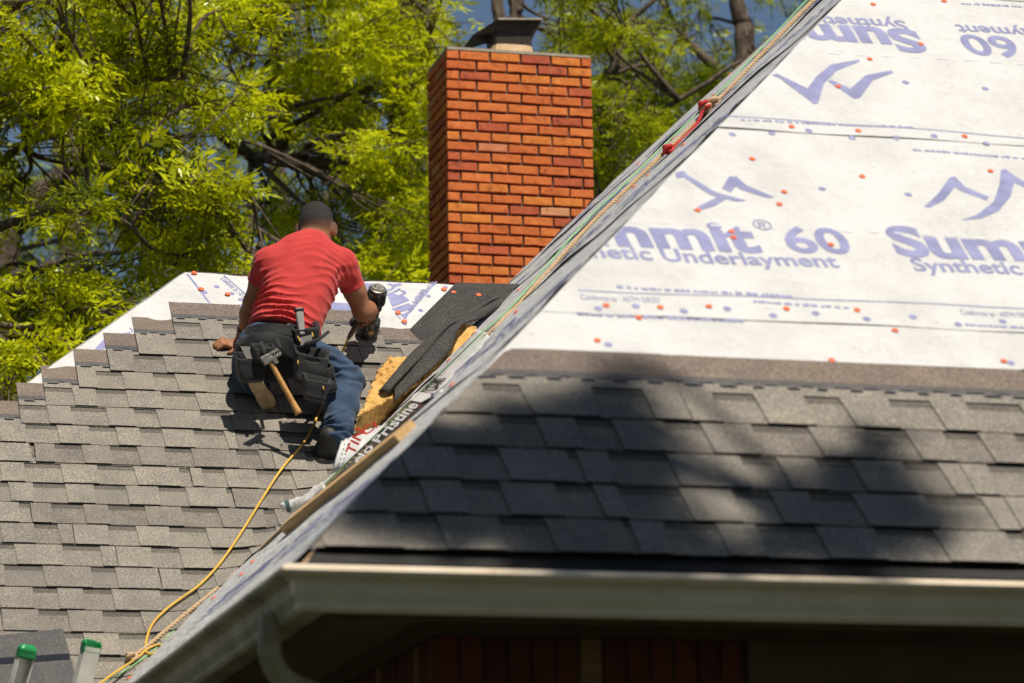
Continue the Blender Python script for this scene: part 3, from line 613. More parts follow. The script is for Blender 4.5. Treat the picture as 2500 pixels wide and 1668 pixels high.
patch([disc(wp(*p)[:2], .0125) for p in [(497, 660), (532, 676), (470, 673), (928, 746), (965, 715), (983, 683), (1022, 662), (552, 690)]], BL, name='printed_dot', **kw)
for p in [(461, 668), (522, 679), (445, 631), (1018, 668), (913, 721), (927, 742), (1040, 674), (1098, 681)]: cap(wp(*p)[:2], slopeW, MW, lambda a, b: zW(a, b) + .003, 1.1)
# dark mineral-surfaced membrane at the valley
mem = [tuple(wp(*p)[:2]) for p in [(1046, 653.5), (1193, 657), (1150, 712), (1100, 740), (1050, 790), (1000, 830), (940, 760)]]
bmv = MB(); n = len(mem); top = [(a, b, .0115) for a, b in mem]; bot = [(a, b, .007) for a, b in mem]
bmv.add(top + bot, [tuple(range(n - 1, -1, -1)), tuple(range(n, 2 * n))] + [(i, (i + 1) % n, (i + 1) % n + n, i + n) for i in range(n)]); bmv.build('valley_membrane', M['darkgran'], slopeW, MW)

# ------------------------------------------------------------------ gutters, fascia, soffit, walls
prof = [(0, -.005), (0, -.100), (.070, -.106), (.077, -.098), (.079, -.086), (.090, -.064), (.096, -.034), (.110, -.026), (.124, -.021), (.130, -.012), (.128, -.002), (.118, .003), (.112, -.004)]
GB, GO = .075, -.012
def gutter(name, side, end, label):
    v = []; m_ = len(prof)
    for s in (0, 1):
        for d, z in prof:
            o = d - GB
            if side == 'front': p = (-o if s == 0 else end + o, -o, z + GO)
            else: p = (-o, -o if s == 0 else end, z + GO)
            v.append(p)
    f = [(i, i + 1, m_ + i + 1, m_ + i) for i in range(m_ - 1)]
    if side == 'front': f = [q[::-1] for q in f]
    o_ = obj(name, v, f, M['gutter'] if side == 'front' else M['gutter2'], house, MH); 
    md = o_.modifiers.new('thickness', 'SOLIDIFY'); md.thickness = .002; md.offset = 0
    o_['label'] = label; return o_
gf = gutter('gutter', 'front', 8.4, 'long white gutter along the front eave'); gs = gutter('gutter', 'side', VW - .02, 'stained, shade-darkened gutter running back along the side eave')
jb = MB()
for d0 in (0,):
    for (d, z), (d2, z2) in zip(prof[2:10], prof[3:11]): 
        o, o2 = d - GB + .003, d2 - GB + .003
        jb.add([(-o, -o, z + GO), (-o + .05, -o, z + GO), (-o2 + .05, -o2, z2 + GO), (-o2, -o2, z2 + GO)], [(0, 1, 2, 3)])
        jb.add([(-o, -o, z + GO), (-o, -o + .05, z + GO), (-o2, -o2 + .05, z2 + GO), (-o2, -o2, z2 + GO)], [(3, 2, 1, 0)])
jb.build('corner_joint', M['gutter'], gf, MH)
fb = MB(); fb.box(.08, 8.3, .079, .099, -.125, .02).box(.079, .099, .10, VW, -.125, .02); fb.build('fascia', M['trim'], house, MH)
sb = MB(); sb.box(.1, 8.3, .1, .46, -.065, -.055).box(.1, .46, .46, VW, -.065, -.055); sb.build('soffit', M['soffit'], house, MH)
fr = MB(); fr.box(.425, 8, .425, .447, -.112, -.066).box(.425, .447, .448, VW + .3, -.112, -.066); fr.build('frieze_board', M['trim'], house, MH)
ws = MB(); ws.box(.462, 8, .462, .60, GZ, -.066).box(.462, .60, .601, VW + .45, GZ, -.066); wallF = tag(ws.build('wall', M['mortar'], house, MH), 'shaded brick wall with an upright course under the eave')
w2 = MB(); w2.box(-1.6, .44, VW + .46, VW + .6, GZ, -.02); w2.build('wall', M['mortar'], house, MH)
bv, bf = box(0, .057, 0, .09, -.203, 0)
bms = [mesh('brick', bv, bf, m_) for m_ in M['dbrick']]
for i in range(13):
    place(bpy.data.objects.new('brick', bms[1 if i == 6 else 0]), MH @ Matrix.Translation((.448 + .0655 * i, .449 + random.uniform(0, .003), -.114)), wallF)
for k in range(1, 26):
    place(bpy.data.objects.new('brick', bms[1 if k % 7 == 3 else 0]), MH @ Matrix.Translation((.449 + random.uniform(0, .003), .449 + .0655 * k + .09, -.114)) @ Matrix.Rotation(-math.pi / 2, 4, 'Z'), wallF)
dr = MB(); dr.box(1.30, 4.2, .425, .461, -.42, -.1135); dr.box(1.42, 4.1, .405, .424, -.42, -.24); dr.build('door_head', M['trim'], house, MH)
P0 = at(624, 1418, 8.42); path = smooth_path([at(624, 1412, 8.30), at(621, 1440, 8.30), at(619, 1480, 8.30), at(625, 1520, 8.31), at(645, 1552, 8.33), at(690, 1580, 8.36), at(780, 1612, 8.42), at(860, 1642, 8.47), at(885, 1700, 8.48), at(885, 2600, 8.48)], 12)
rad = np.array([.030 + .0012 * math.sin(i * 2.2) for i in range(len(path))]); v, f = tube(path, rad, 14)
tag(obj('downspout', v, f, M['gutter2'], house, I4, smooth=True), 'white corrugated downspout elbow below the gutter corner')

# ------------------------------------------------------------------ brick chimney
CY = 20.6
cbl = at(1030.5, 640, CY); cz_top = at(1027, 111, CY)[2]
def chx(a, b, z): return np.array([cbl[0], cbl[1], 0]) + a * U + b * V + z * Z
MC = frame(np.array([cbl[0], cbl[1], 0]), U, V, Z)
chim = tag(empty('brick_chimney', chx(.45, .3, 0)), 'tall orange brick chimney with a black metal cap above the ridge', 'chimney')
CWd, CD, CH, BL_ = .988, .56, .0690, .2075
NC = 29
core = MB(); core.box(.019, CWd - .019, .019, CD - .019, 0, cz_top - .004); core.build('mortar_core', M['mortar'], chim, MC)
def brick_geo(L_, seed):
    rr = random.Random(seed); j = lambda s=.0011: rr.uniform(-s, s); h_ = CH - .0155; e = .0035
    # back rectangle, front outline with worn corners, bevelled front face
    xs = [0, L_ * .33, L_ * .67, L_]; fr_ = []
    lo = [(x, 0 + j()) for x in xs]; hi = [(x, h_ + j()) for x in xs][::-1]
    if rr.random() < .4: i_ = rr.randrange(0, 4); lo[i_] = (lo[i_][0], lo[i_][1] + rr.uniform(.002, .007))
    if rr.random() < .3: i_ = rr.randrange(0, 4); hi[i_] = (hi[i_][0], hi[i_][1] - rr.uniform(.002, .006))
    ring = lo + hi; n = len(ring); cx, cz = L_ / 2, h_ / 2
    v = [(x, .05, z) for x, z in ring] + [(x, e, z) for x, z in ring] + [(cx + (x - cx) * (1 - 2 * e / L_), j(.0012), cz + (z - cz) * (1 - 2 * e / h_)) for x, z in ring]
    f = [(i, i + n, (i + 1) % n + n, (i + 1) % n)[::-1] for i in range(n)] + [(i + n, i + 2 * n, (i + 1) % n + 2 * n, (i + 1) % n + n)[::-1] for i in range(n)] + [tuple(range(2 * n, 3 * n))]
    return v, f
_bc = {}
def brick(Lb, M_):
    key = round(Lb, 3); k = random.choices(range(4), (.70, .15, .03, .12))[0]; s = random.randrange(7)
    if (key, k, s) not in _bc: g = brick_geo(Lb, s + 10 * k); _bc[(key, k, s)] = mesh('brick', g[0], g[1], M['brick'][k])
    place(bpy.data.objects.new('brick', _bc[(key, k, s)]), MC @ M_, chim)
for i in range(NC):
    z = cz_top - CH * (i + 1) + .004
    segs = [BL_ * .45] + [BL_] * 4 + [.0] if i % 2 == 0 else [BL_] * 4 + [0]
    x = 0
    for L_ in segs:
        if L_ == 0: L_ = CWd - x + .0125
        brick(L_ - .0125, Matrix.Translation((x + random.uniform(-.002, .002), random.uniform(-.003, .003), z + random.uniform(-.0012, .0012))) @ Matrix.Rotation(random.uniform(-.008, .008), 4, 'Y')); x += L_
    ss = [BL_, BL_] if i % 2 == 0 else [BL_ * .45, BL_]
    y = .0515
    for L_ in ss + [0]:
        if L_ == 0: L_ = CD - y + .0125
        if L_ > .03: brick(L_ - .0125, Matrix.Translation((0, y + L_ - .0125, z)) @ Matrix.Rotation(-math.pi / 2, 4, 'Z'))
        y += L_
cr = MB(); cr.box(.006, CWd - .006, .004, CD - .004, cz_top - .003, cz_top + .016); cr.build('crown_slab', M['concrete'], chim, MC)
fcx, fcy = .50, .28
fl = MB()
def ring_sq(mb, hx, hy, z0, z1, tap=0., mi=0):
    n = 24; v = []
    for zz, s in ((z0, 1.), (z1, 1 - tap)):
        for i in range(n):
            a = 2 * math.pi * i / n; c_, s_ = math.cos(a), math.sin(a); k_ = (abs(c_) ** 5 + abs(s_) ** 5) ** (-1 / 5); v.append((fcx + hx * s * c_ * k_, fcy + hy * s * s_ * k_, zz))
    mb.add(v, [(i, (i + 1) % n, (i + 1) % n + n, i + n) for i in range(n)] + [tuple(range(n, 2 * n))], mi)
ring_sq(fl, .138, .138, cz_top + .014, cz_top + .036, 0, 1); ring_sq(fl, .150, .150, cz_top + .034, cz_top + .104, .07, 0)
flue = fl.build('flue', [M['clay'], M['terracotta']], chim, MC)
scr = MB(); hs_ = .122; zb, zt = cz_top + .100, cz_top + .205
for sx, sy, ax in ((0, -1, 0), (0, 1, 0), (-1, 0, 1), (1, 0, 1)):
    for i in range(17):
        o = -hs_ + i * hs_ / 8; p = (fcx + (o if ax == 0 else sx * hs_), fcy + (o if ax == 1 else sy * hs_))
        scr.box(p[0] - .0014, p[0] + .0014, p[1] - .0014, p[1] + .0014, zb, zt)
    for i in range(8):
        z = zb + .004 + i * .0145
        if ax == 0: scr.box(fcx - hs_, fcx + hs_, fcy + sy * hs_ - .0019, fcy + sy * hs_ + .0019, z, z + .0026)
        else: scr.box(fcx + sx * hs_ - .0019, fcx + sx * hs_ + .0019, fcy - hs_, fcy + hs_, z, z + .0026)
scr.build('spark_screen', M['galv'], chim, MC)
lid = MB()
lv = [(-.125, -.17, .150), (.185, -.17, .170), (.185, .17, .100), (-.125, .17, .090), (-.285, -.13, .045), (-.285, .17, .030), (.125, -.11, .085), (.125, .15, .060), (-.12, -.11, .075), (-.235, -.125, .050)]
lid.add(lv, [(0, 1, 2, 3), (3, 5, 4, 0), (1, 6, 7, 2), (0, 8, 6, 1), (0, 4, 8)])
lid.add([(-.118, -.178, .148), (.187, -.178, .168), (.187, -.178, .180), (-.118, -.178, .160), (-.118, -.165, .162), (.187, -.165, .182)], [(0, 1, 2, 3), (3, 2, 5, 4)], 1)
lo_ = lid.build('chimney_cap', [M['blackmetal'], M['concrete']], chim, MC @ Matrix.Translation((fcx, fcy, cz_top + .108)))
md = lo_.modifiers.new('thickness', 'SOLIDIFY'); md.thickness = .004

# ------------------------------------------------------------------ ropes, hose, board, wrappers, foam in the valley
def onL(x, y, h=.01, ymax=13.6):
    p = hit(x, y, C + NL * h, NL)
    return p if CAM[1] < p[1] < ymax else at(x, y, ymax)
def onW(x, y, h=.02): return toW(wp(x, y, h))
def twist_rope(name, pts, r, mat, parent=None, turns=70, n=5, strands=3, step=None):
    P = smooth_path(pts, step or 14); d = np.r_[0, np.cumsum(np.linalg.norm(np.diff(P, axis=0), axis=1))]; m = max(30, int(d[-1] / (r * 1.1))); s = np.linspace(0, d[-1], m)
    Q = np.stack([np.interp(s, d, P[:, i]) for i in range(3)], 1); T = np.gradient(Q, axis=0); T /= np.linalg.norm(T, axis=1)[:, None]; a = np.array([.3, .5, .8]); X = np.cross(T, a); X /= np.linalg.norm(X, axis=1)[:, None]; Y = np.cross(T, X)
    mb = MB()
    for k in range(strands):
        ph = 2 * math.pi * k / strands + s / (r * 5.2) * 2 * math.pi / 1.3
        mb.tube(Q + r * .5 * (np.cos(ph)[:, None] * X + np.sin(ph)[:, None] * Y), r * .56, n)
    return mb.build(name, mat, parent, smooth=True)
def run(x, y, dx=0): return at(x, y, float(np.interp(x, [600, 900, 1120, 1360, 1640, 1900], [12.1, 11.9, 11.5, 12.2, 12.8, 13.3])) + dx)
rope_pts = [run(*p) for p in [(1905, -38), (1868, 0), (1760, 112), (1650, 228), (1590, 287), (1530, 345), (1440, 433), (1360, 510), (1250, 632), (1180, 708), (1120, 768), (1000, 880), (880, 990), (760, 1108), (640, 1221)]] + [onW(575, 1285, .035), onW(540, 1316, .035), onW(490, 1358, .035), onW(440, 1398, .036), onW(380, 1448, .036), onW(340, 1482, .04), onW(300, 1510, .045)]
rope = tag(twist_rope('safety_rope', rope_pts, .0092, M['tan']), 'long tan braided rope lying up the hip to the ridge', 'rope')
def knot(name, c, r, tr, mat, parent, seed=0):
    rr = np.random.default_rng(seed); t = np.linspace(0, 2 * math.pi, 60); P = np.stack([(2 + np.cos(3 * t)) * np.cos(2 * t), (2 + np.cos(3 * t)) * np.sin(2 * t), np.sin(3 * t) * 1.4], 1) * r / 3 * rr.uniform(.85, 1.2, 3)
    v, f = tube(np.array(c) + P, tr, 6, False); return obj(name, v, f, mat, parent, smooth=True)
knot('knot', run(1637, 238, -.05), .035, .010, M['tan'], rope, 1); knot('knot', run(1622, 252, -.05), .03, .009, M['tan'], rope, 5); knot('knot', onW(302, 1508, .045), .022, .008, M['tan'], rope, 2)
for i in range(7):
    a = run(1632 + i * 2, 244 - i, -.05); b = a + np.array([random.uniform(-.03, .05), random.uniform(-.02, .02), random.uniform(-.04, .03)]); v, f = tube([a, (a + b) / 2 + .005, b], .003, 5); obj('frayed_strand', v, f, M['tan'], rope, smooth=True)
rr_ = tag(twist_rope('red_rope', [run(x, y, -.06) for x, y in [(1617, 240), (1610, 262), (1600, 283), (1578, 308), (1555, 330), (1538, 343)]], .0072, M['redrope']), 'short red rope knotted to the tan rope near the ridge', 'rope')
knot('knot', run(1534, 343, -.06), .024, .0085, M['redrope'], rr_, 3); knot('knot', run(1616, 241, -.06), .018, .0085, M['redrope'], rr_, 4)
cord = [run(*p) for p in [(1875, -20), (1850, 2), (1740, 118), (1640, 222), (1520, 337), (1425, 430), (1340, 512), (1230, 640), (1165, 712), (1105, 765), (1000, 868), (930, 935), (840, 1020), (740, 1118), (644, 1217)]] + [onW(575, 1292, .035), onW(520, 1345, .035), onW(470, 1388, .035), onW(400, 1447, .038), onW(340, 1503, .04), onW(250, 1562, .06), onW(200, 1595, .08)]
v, f = tube(smooth_path(cord, 8), .0029, 6); tag(obj('green_cord', v, f, M['cord'], smooth=True), 'thin pale green cord stretched beside the tan rope', 'cord')
# air hose
hp = [wp(*p) for p in [(800, 776, .13), (789, 800, .06), (778, 826, .036), (760, 880, .034), (742, 925, .034), (712, 990, .034), (690, 1025, .033), (640, 1085, .034), (560, 1212, .033), (520, 1272, .033), (490, 1310, .034), (455, 1345, .033), (420, 1370, .034), (380, 1400, .034), (350, 1432, .034), (337, 1465, .036), (334, 1492, .03), (345, 1502, .05), (362, 1494, .06), (372, 1484, .05), (360, 1480, .045), (335, 1492, .04), (318, 1508, .04), (285, 1530, .06), (255, 1550, .08), (225, 1572, .1), (180, 1600, .12)]]
v, f = tube(smooth_path([toW(p) for p in hp], 9), .0054, 8); tag(obj('air_hose', v, f, M['yellow'], smooth=True), 'yellow air hose running down the shingles from the nail gun', 'hose')

# lumber board lying along the side slope
def bar_between(name, A, B, w_, h_, up_, mat, lab=None, cat=None, bev=.003):
    A, B = np.array(A), np.array(B); d = B - A; L_ = np.linalg.norm(d); d /= L_; n_ = np.array(up_, float); n_ -= d * (n_ @ d); n_ /= np.linalg.norm(n_); s_ = np.cross(n_, d)
    bm = bmesh.new(); bmesh.ops.create_cube(bm, size=1.0)
    for q in bm.verts: q.co = Vector((q.co.x * L_ + L_ / 2, q.co.y * w_, q.co.z * h_))
    bmesh.ops.bevel(bm, geom=bm.edges[:], offset=bev, segments=2, affect='EDGES'); me = bpy.data.meshes.new(name); bm.to_mesh(me); bm.free(); me.materials.append(mat)
    return tag(place(bpy.data.objects.new(name, me), frame(A, d, s_, n_)), lab, cat)
bar_between('lumber_board', onL(666, 1205, .024), onL(934, 993, .018), .074, .042, NL + .15 * np.array([0, -1, 0]), M['wood'], 'rough sawn lumber board lying along the hip on torn wrappers', 'board')

# plastic wrappers
def strip_sheet(name, upper, lower, mats, parent, lab, cat, mi=None, crumple=.004, nj=5, per=8, seed=0):
    A = smooth_path(upper, per); B = smooth_path(lower, per); n = min(len(A), len(B)); rr = np.random.default_rng(seed); v = []
    for i in range(n):
        for j in range(nj):
            p = A[i] * (1 - j / (nj - 1)) + B[i] * (j / (nj - 1)); bul = math.sin(math.pi * j / (nj - 1)) * .012
            v.append(p + np.array([0, -1, .6]) * (bul + rr.normal() * crumple * .5))
    f = [(i * nj + j, (i + 1) * nj + j, (i + 1) * nj + j + 1, i * nj + j + 1) for i in range(n - 1) for j in range(nj - 1)]
    m_ = None if mi is None else [mi((i + .5) / (n - 1)) for i in range(n - 1) for j in range(nj - 1)]
    o = obj(name, v, f, mats, parent, I4, m_, True); md = o.modifiers.new('thickness', 'SOLIDIFY'); md.thickness = .003; tag(o, lab, cat); return o, A, B
upx = [(1094, 757), (1050, 806), (1004, 856), (945, 915), (895, 962), (838, 1022), (790, 1072), (740, 1120)]
lox = [(1128, 776), (1096, 816), (1054, 860), (994, 925), (942, 976), (876, 1036), (824, 1088), (772, 1132)]
hU = [.03, .03, .03, .03, .03, .03, .03, .03]
wr, wA, wB = strip_sheet('shingle_wrapper', [onL(*p, .020, 12.6) for p in upx], [onL(*p, .005, 12.6) for p in lox], [M['wrapw'], M['wrapb']], None, 'black and white printed plastic shingle wrapper beside the foam', 'wrapper', lambda t: 0 if t < .40 else 1, seed=3)
def on_strip(body, t0, t1, s0, s1, mat, bold=.01, parent=wr, A=wA, B=wB, flip=False):
    """lettering following the strip; t along it (0 top), s across it (0 upper edge)"""
    v, f = text_mesh(body, 1.0, bold); x = (v[:, 0] - v[:, 0].min()) / (v[:, 0].max() - v[:, 0].min()); y = (v[:, 1] - v[:, 1].min()) / (v[:, 1].max() - v[:, 1].min()); n = min(len(A), len(B)); out = []
    for a, b in zip(x, y):
        t = (t1 + (t0 - t1) * a) * (n - 1); i = min(int(t), n - 2); fr_ = t - i; pa = A[i] * (1 - fr_) + A[i + 1] * fr_; pb = B[i] * (1 - fr_) + B[i + 1] * fr_; s = s1 + (s0 - s1) * b
        p = pa * (1 - s) + pb * s; out.append(p + np.array([0, -1, .6]) * (math.sin(math.pi * s) * .012 + .0085))
    return obj('lettering', out, f, mat, parent)
on_strip('Pristine', .475, .70,   .27, .74, M['inkw'], .02); on_strip('elo', .725, .83, .27, .74, M['inkw'], .02); on_strip('OK', .325, .385, .2, .78, M['ink'], .03)
n_ = min(len(wA), len(wB)); i_ = int(.435 * (n_ - 1)); cq = lambda t, s: (lambda i: (wA[i] * (1 - s) + wB[i] * s) + np.array([0, -1, .6]) * .022)(int(round(t * (n_ - 1))))
obj('emblem', [cq(.41, .2), cq(.41, .8), cq(.435, .9), cq(.46, .75), cq(.46, .25), cq(.435, .1)], [(0, 1, 2, 3, 4, 5)], M['inkw'], wr)
w2_, A2, B2 = strip_sheet('shingle_wrapper', [at(897, 968, 12.15), at(850, 984, 12.15), at(812, 1000, 12.2), at(784, 1012, 12.2)], [at(884, 996, 11.9), at(836, 1044, 11.95), at(795, 1072, 12.0), at(761, 1086, 12.1)], [M['wrapw']], None, 'white wrapper scrap with red letters by the right shoe', 'wrapper', seed=5)
def flat_text(body, p0, p1, hpx, mat, parent, Y, bold=.02):
    v, f = text_mesh(body, 1.0, bold); x = (v[:, 0] - v[:, 0].min()) / (v[:, 0].max() - v[:, 0].min()); y = (v[:, 1] - v[:, 1].min()) / (v[:, 1].max() - v[:, 1].min()); p0 = np.array(p0, float); p1 = np.array(p1, float); d = p1 - p0; nrm = np.array([d[1], -d[0]]) / np.linalg.norm(d)
    return obj('lettering', [at(*(p0 + d * a + nrm * hpx * b), Y) for a, b in zip(x, y)], f, mat, parent)
flat_text('TIN', (812, 1046), (838, 990), 22, M['inkr'], w2_, 11.93); flat_text('CI', (838, 1002), (868, 980), 18, M['inkr'], w2_, 11.92)
for o_ in (0, 8): flat_text('- - - - - -', (776 + o_, 1078), (792 + o_, 1018), 2, M['ink'], w2_, 11.95)
# torn wrapper lying at the lower end of the board
w3, _, _ = strip_sheet('wrapper_scrap', [onL(640, 1158, .05, 12.3), onL(668, 1148, .05, 12.3), onL(694, 1140, .05, 12.3), onL(716, 1124, .04, 12.3), onL(740, 1108, .04, 12.3)], [onL(650, 1174, .035, 12.3), onL(676, 1176, .03, 12.3), onL(702, 1160, .03, 12.3), onL(722, 1143, .03, 12.3), onL(748, 1122, .03, 12.3)], [M['wrapw'], M['inkg']], None, 'crumpled white and green wrapper scrap under the lumber board', 'wrapper', lambda t: 1 if .08 < t < .2 else 0, crumple=.006, seed=8, per=5)

# yellow foam blocks
def foam(name, poly, htop, hbot, lab, seed, rough=.010):
    P = np.array([wp(*p, htop)[:2] for p in poly]); c = P.mean(0); s = SDF((*(P.min(0) - .06), hbot - .03), (*(P.max(0) + .06), htop + .05), .006)
    G = np.stack(np.meshgrid(*s.ax, indexing='ij'), -1); d = np.maximum(G[..., 2] - htop, hbot - G[..., 2]); area = 0
    for i in range(len(P)):
        a, b = P[i], P[(i + 1) % len(P)]; area += a[0] * b[1] - b[0] * a[1]
    for i in range(len(P)):
        a, b = P[i], P[(i + 1) % len(P)]; e = b - a; n = np.array([e[1], -e[0]]) / np.linalg.norm(e) * (1 if area > 0 else -1); d = np.maximum(d, (G[..., 0] - a[0]) * n[0] + (G[..., 1] - a[1]) * n[1])
    s.f = (d + rough * .7 * vnoise(G, 38, seed) + rough * vnoise(G * np.array([1, 1, .6]), 95, seed + 2) * .8 + .004 * vnoise(G, 190, seed + 5)).astype(np.float32)
    return tag(s.obj(name, M['foam'], None, MW, 1), lab, 'foam')
foam('foam_block', [(822, 955), (878, 838), (896, 820), (950, 824), (1010, 830), (985, 868), (915, 905)], .165, .015, 'crumbling yellow foam block on the shingles below the bent strip', 1)
foam('foam_block', [(988, 856), (1007, 789), (1045, 748), (1089, 743), (1101, 760), (1050, 822), (1020, 850)], .15, .02, 'pale yellow foam block wedged up near the ridge', 4, .007)
# bent dark shingle strips lying over the foam
def bent(name, up_, lo, lab, seed):
    A = smooth_path([toW(wp(*p)) for p in up_], 10); B = smooth_path([toW(wp(*p)) for p in lo], 10); n = min(len(A), len(B)); v = []; nj = 5
    for i in range(n):
        for j in range(nj):
            t = j / (nj - 1); v.append(A[i] * (1 - t) + B[i] * t + NR * (.006 * math.sin(i * .35 + j) + .010 * math.sin(math.pi * t)))
    f = [(i * nj + j, (i + 1) * nj + j, (i + 1) * nj + j + 1, i * nj + j + 1) for i in range(n - 1) for j in range(nj - 1)]
    o = obj(name, v, f, M['darkgran'], None, I4, None, True); md = o.modifiers.new('thickness', 'SOLIDIFY'); md.thickness = .009; md.offset = 0; return tag(o, lab, 'shingle')
bent('loose_shingle', [(1178, 661, .03), (1118, 690, .08), (1063, 722, .14), (1010, 758, .18), (944, 814, .195), (870, 897, .185)], [(1184, 667, .03), (1130, 692, .09), (1088, 720, .15), (1030, 751, .195), (985, 800, .205), (889, 905, .19)], 'upper dark shingle strip bent across the yellow foam', 1)
bent('loose_shingle', [(1184, 664, .02), (1132, 690, .08), (1090, 718, .145), (1028, 752, .185), (982, 805, .19), (905, 888, .18)], [(1189, 678, .02), (1150, 704, .07), (1112, 726, .13), (1056, 752, .20), (1024, 812, .205), (904, 926, .185)], 'lower dark shingle strip curling over the yellow foam edge', 2)
# shingle lying face down near the ladder
fl_ = MB(); q_ = [wp(*p)[:2] for p in [(-130, 1490), (142, 1462), (190, 1640), (-130, 1660)]]
fl_.add([(*p, .040) for p in q_] + [(*p, .030) for p in q_], [(3, 2, 1, 0), (4, 5, 6, 7), (0, 1, 5, 4), (1, 2, 6, 5), (2, 3, 7, 6), (3, 0, 4, 7)])
sq = [wp(*p)[:2] for p in [(-130, 1538), (156, 1520), (158, 1533), (-130, 1553)]]; ls = fl_.build('loose_shingle', M['strip'], None, MW); tag(ls, 'dark shingle lying face down behind the ladder tops', 'shingle')
obj('sealant_strip', [(*p, .0425) for p in sq], [(3, 2, 1, 0)], M['seal'], ls, MW)

# ------------------------------------------------------------------ ladder
lad = None
Lt, Rt = at(64, 1486, 11.6), at(212, 1472, 11.2)
ld = tag(empty('ladder', (Rt[0] - .6, Rt[1], 0)), 'aluminium extension ladder with green rail caps leaning at the eave', 'ladder')
rung = Rt - Lt; rung[2] = 0; rung /= np.linalg.norm(rung); perp = np.array([-rung[1], rung[0], 0])
leanv = np.array([perp[0] * .12 + .30 * rung[0], perp[1] * .12 + .3 * rung[1], 1.]); leanv /= np.linalg.norm(leanv)
fwd = perp - leanv * (perp @ leanv); fwd /= np.linalg.norm(fwd); sid = np.cross(fwd, leanv)
LLEN = Rt[2] / leanv[2] - .02
for k, T_ in ((0, Lt), (1, Rt)):
    base = T_ - leanv * (T_[2] / leanv[2] - .02); Lr = np.linalg.norm(T_ - base); Mr = frame(base, sid, -fwd, leanv)
    rb = MB(); s_ = 1 if k == 0 else -1
    rb.box(-.013, .013, -.030, -.027, 0, Lr - .02); rb.box(-.013, .013, .027, .030, 0, Lr - .02); rb.box(-.015 * s_ - .002, -.015 * s_ + .002, -.030, .030, 0, Lr - .02); rb.build('rail', M['alu'], ld, Mr)
    sdf = SDF((-.04, -.06, Lr - .06), (.04, .06, Lr + .07), .003); sdf.rbox((0, 0, Lr - .022), (.018, .033, .018), .005, k=.004); sdf.cone((0, -.016, Lr - .006), (0, .016, Lr - .006), .017, .017, .010)
    h2 = SDF((-.04, -.06, Lr - .06), (.04, .06, Lr + .07), .003); h2.rbox((.010, 0, Lr - .012), (.02, .028, .022), .004); sdf.carve(h2) if k else None
    sdf.obj('rail_cap', M['green'], ld, Mr, 1)
d_ = np.linalg.norm((Rt - Lt)[:2]); baseL = Lt - leanv * (Lt[2] / leanv[2] - .02)
for k in range(9):
    a = baseL + leanv * (.3 + .305 * k); v, f = tube([a, a + rung * d_], .015, 8); obj('rung', v, f, M['alu'], ld, smooth=True)

# ------------------------------------------------------------------ the worker (modelled in the back roof's frame: along, upslope, normal)
J = {n: wp(*p) for n, p in dict(
    pelv=(642, 782, .255), neck=(716, 566, .50), shL=(613, 602, .455), shR=(788, 606, .45), elL=(578, 694, .25), wrL=(559, 766, .075),
    elR=(832, 716, .245), wrR=(856, 708, .185), head=(725, 516, .545), chin=(748, 548, .60),
    hipL=(600, 800, .24), hipR=(686, 795, .25), kneeL=(578, 836, .10), ankL=(588, 872, .12), kneeR=(796, 872, .185), ankR=(768, 1012, .10), heelR=(772, 1040, .045), toeR=(748, 1052, .035)).items()}
def unit(v): v = np.array(v, float); return v / np.linalg.norm(v)
pel, nek = J['pelv'], J['neck']; TA = unit(nek - pel); XA = J['shR'] - J['shL']; XA = unit(XA - TA * (XA @ TA)); DA = np.cross(XA, TA)   # DA: out of the back
TR = np.stack([XA, TA, DA], 1); TL = np.linalg.norm(nek - pel)
GUP = np.array([0, 1, 1]) / q2; GOUT = np.array([0, -1, 1]) / q2                    # world up and towards the street, in the roof's frame
def torso_pt(x, t, d=0.): return pel + XA * x + TA * (t * TL) + DA * d
lo, hi = np.min(list(J.values()), 0) - .25, np.max(list(J.values()), 0) + .25; lo[2] = -.03

# gun position first, so that the hand can close on it
gunB, gunT = wp(843, 778, .02), wp(867, 664, .295); gA = unit(gunT - gunB)
grip0, grip1 = gunB + gA * .150 + np.array([-.02, -.02, 0]), wp(818, 738, .15)
hc = grip0 * .62 + grip1 * .38                                                    # where the fist closes

body = SDF(lo, hi, .0048)
hd = J['head']; HX = unit(XA + .25 * DA * 0 + np.array([.0, .12, 0])); HU = unit(TA * .35 + GUP * .9 - .12 * XA); HF = unit(np.cross(HU, HX)); HX = np.cross(HF, HU)
# HF points backwards out of the occiput, HU to the crown
if HF @ np.array([0, -1, .3]) < 0: HF = -HF
ca, sa = math.cos(R(24)), math.sin(R(24)); HX, HF = HX * ca + HF * sa, HF * ca - HX * sa
HR = np.stack([HX, HF, HU], 1)
body.ell(hd + HU * .010, (.074, .092, .086), HR, .01); body.ell(hd - HU * .045 - HF * .030, (.060, .070, .075), HR, .03)
body.ell(hd - HF * .055 - HU * .075, (.045, .04, .035), HR, .03)                   # jaw
body.cone(hd - HF * .098 - HU * .015, hd - HF * .103 - HU * .035, .010, .014, .012)  # nose
for s_ in (-1, 1):
    e = hd + HX * s_ * .081 - HU * .024 + HF * .004
    body.ell(e, (.013, .023, .034), np.stack([unit(HX * s_ + HF * .5), unit(HF - HX * s_ * .5), HU], 1), .006)
body.cone(hd - HU * .05 + HF * .01, nek - TA * .03 - DA * .01, .056, .064, .03)
for t, w_, d_ in ((.82, .155, .095), (.55, .145, .095), (.28, .13, .09), (.02, .14, .10)): body.ell(torso_pt(0, t), (w_, .14, d_), TR, .05)
def limb(s, pts, k=.02):
    for (a, ra), (b, rb) in zip(pts[:-1], pts[1:]): s.cone(a, b, ra, rb, k)
up_, el_, wr_ = J['shL'], J['elL'], J['wrL']
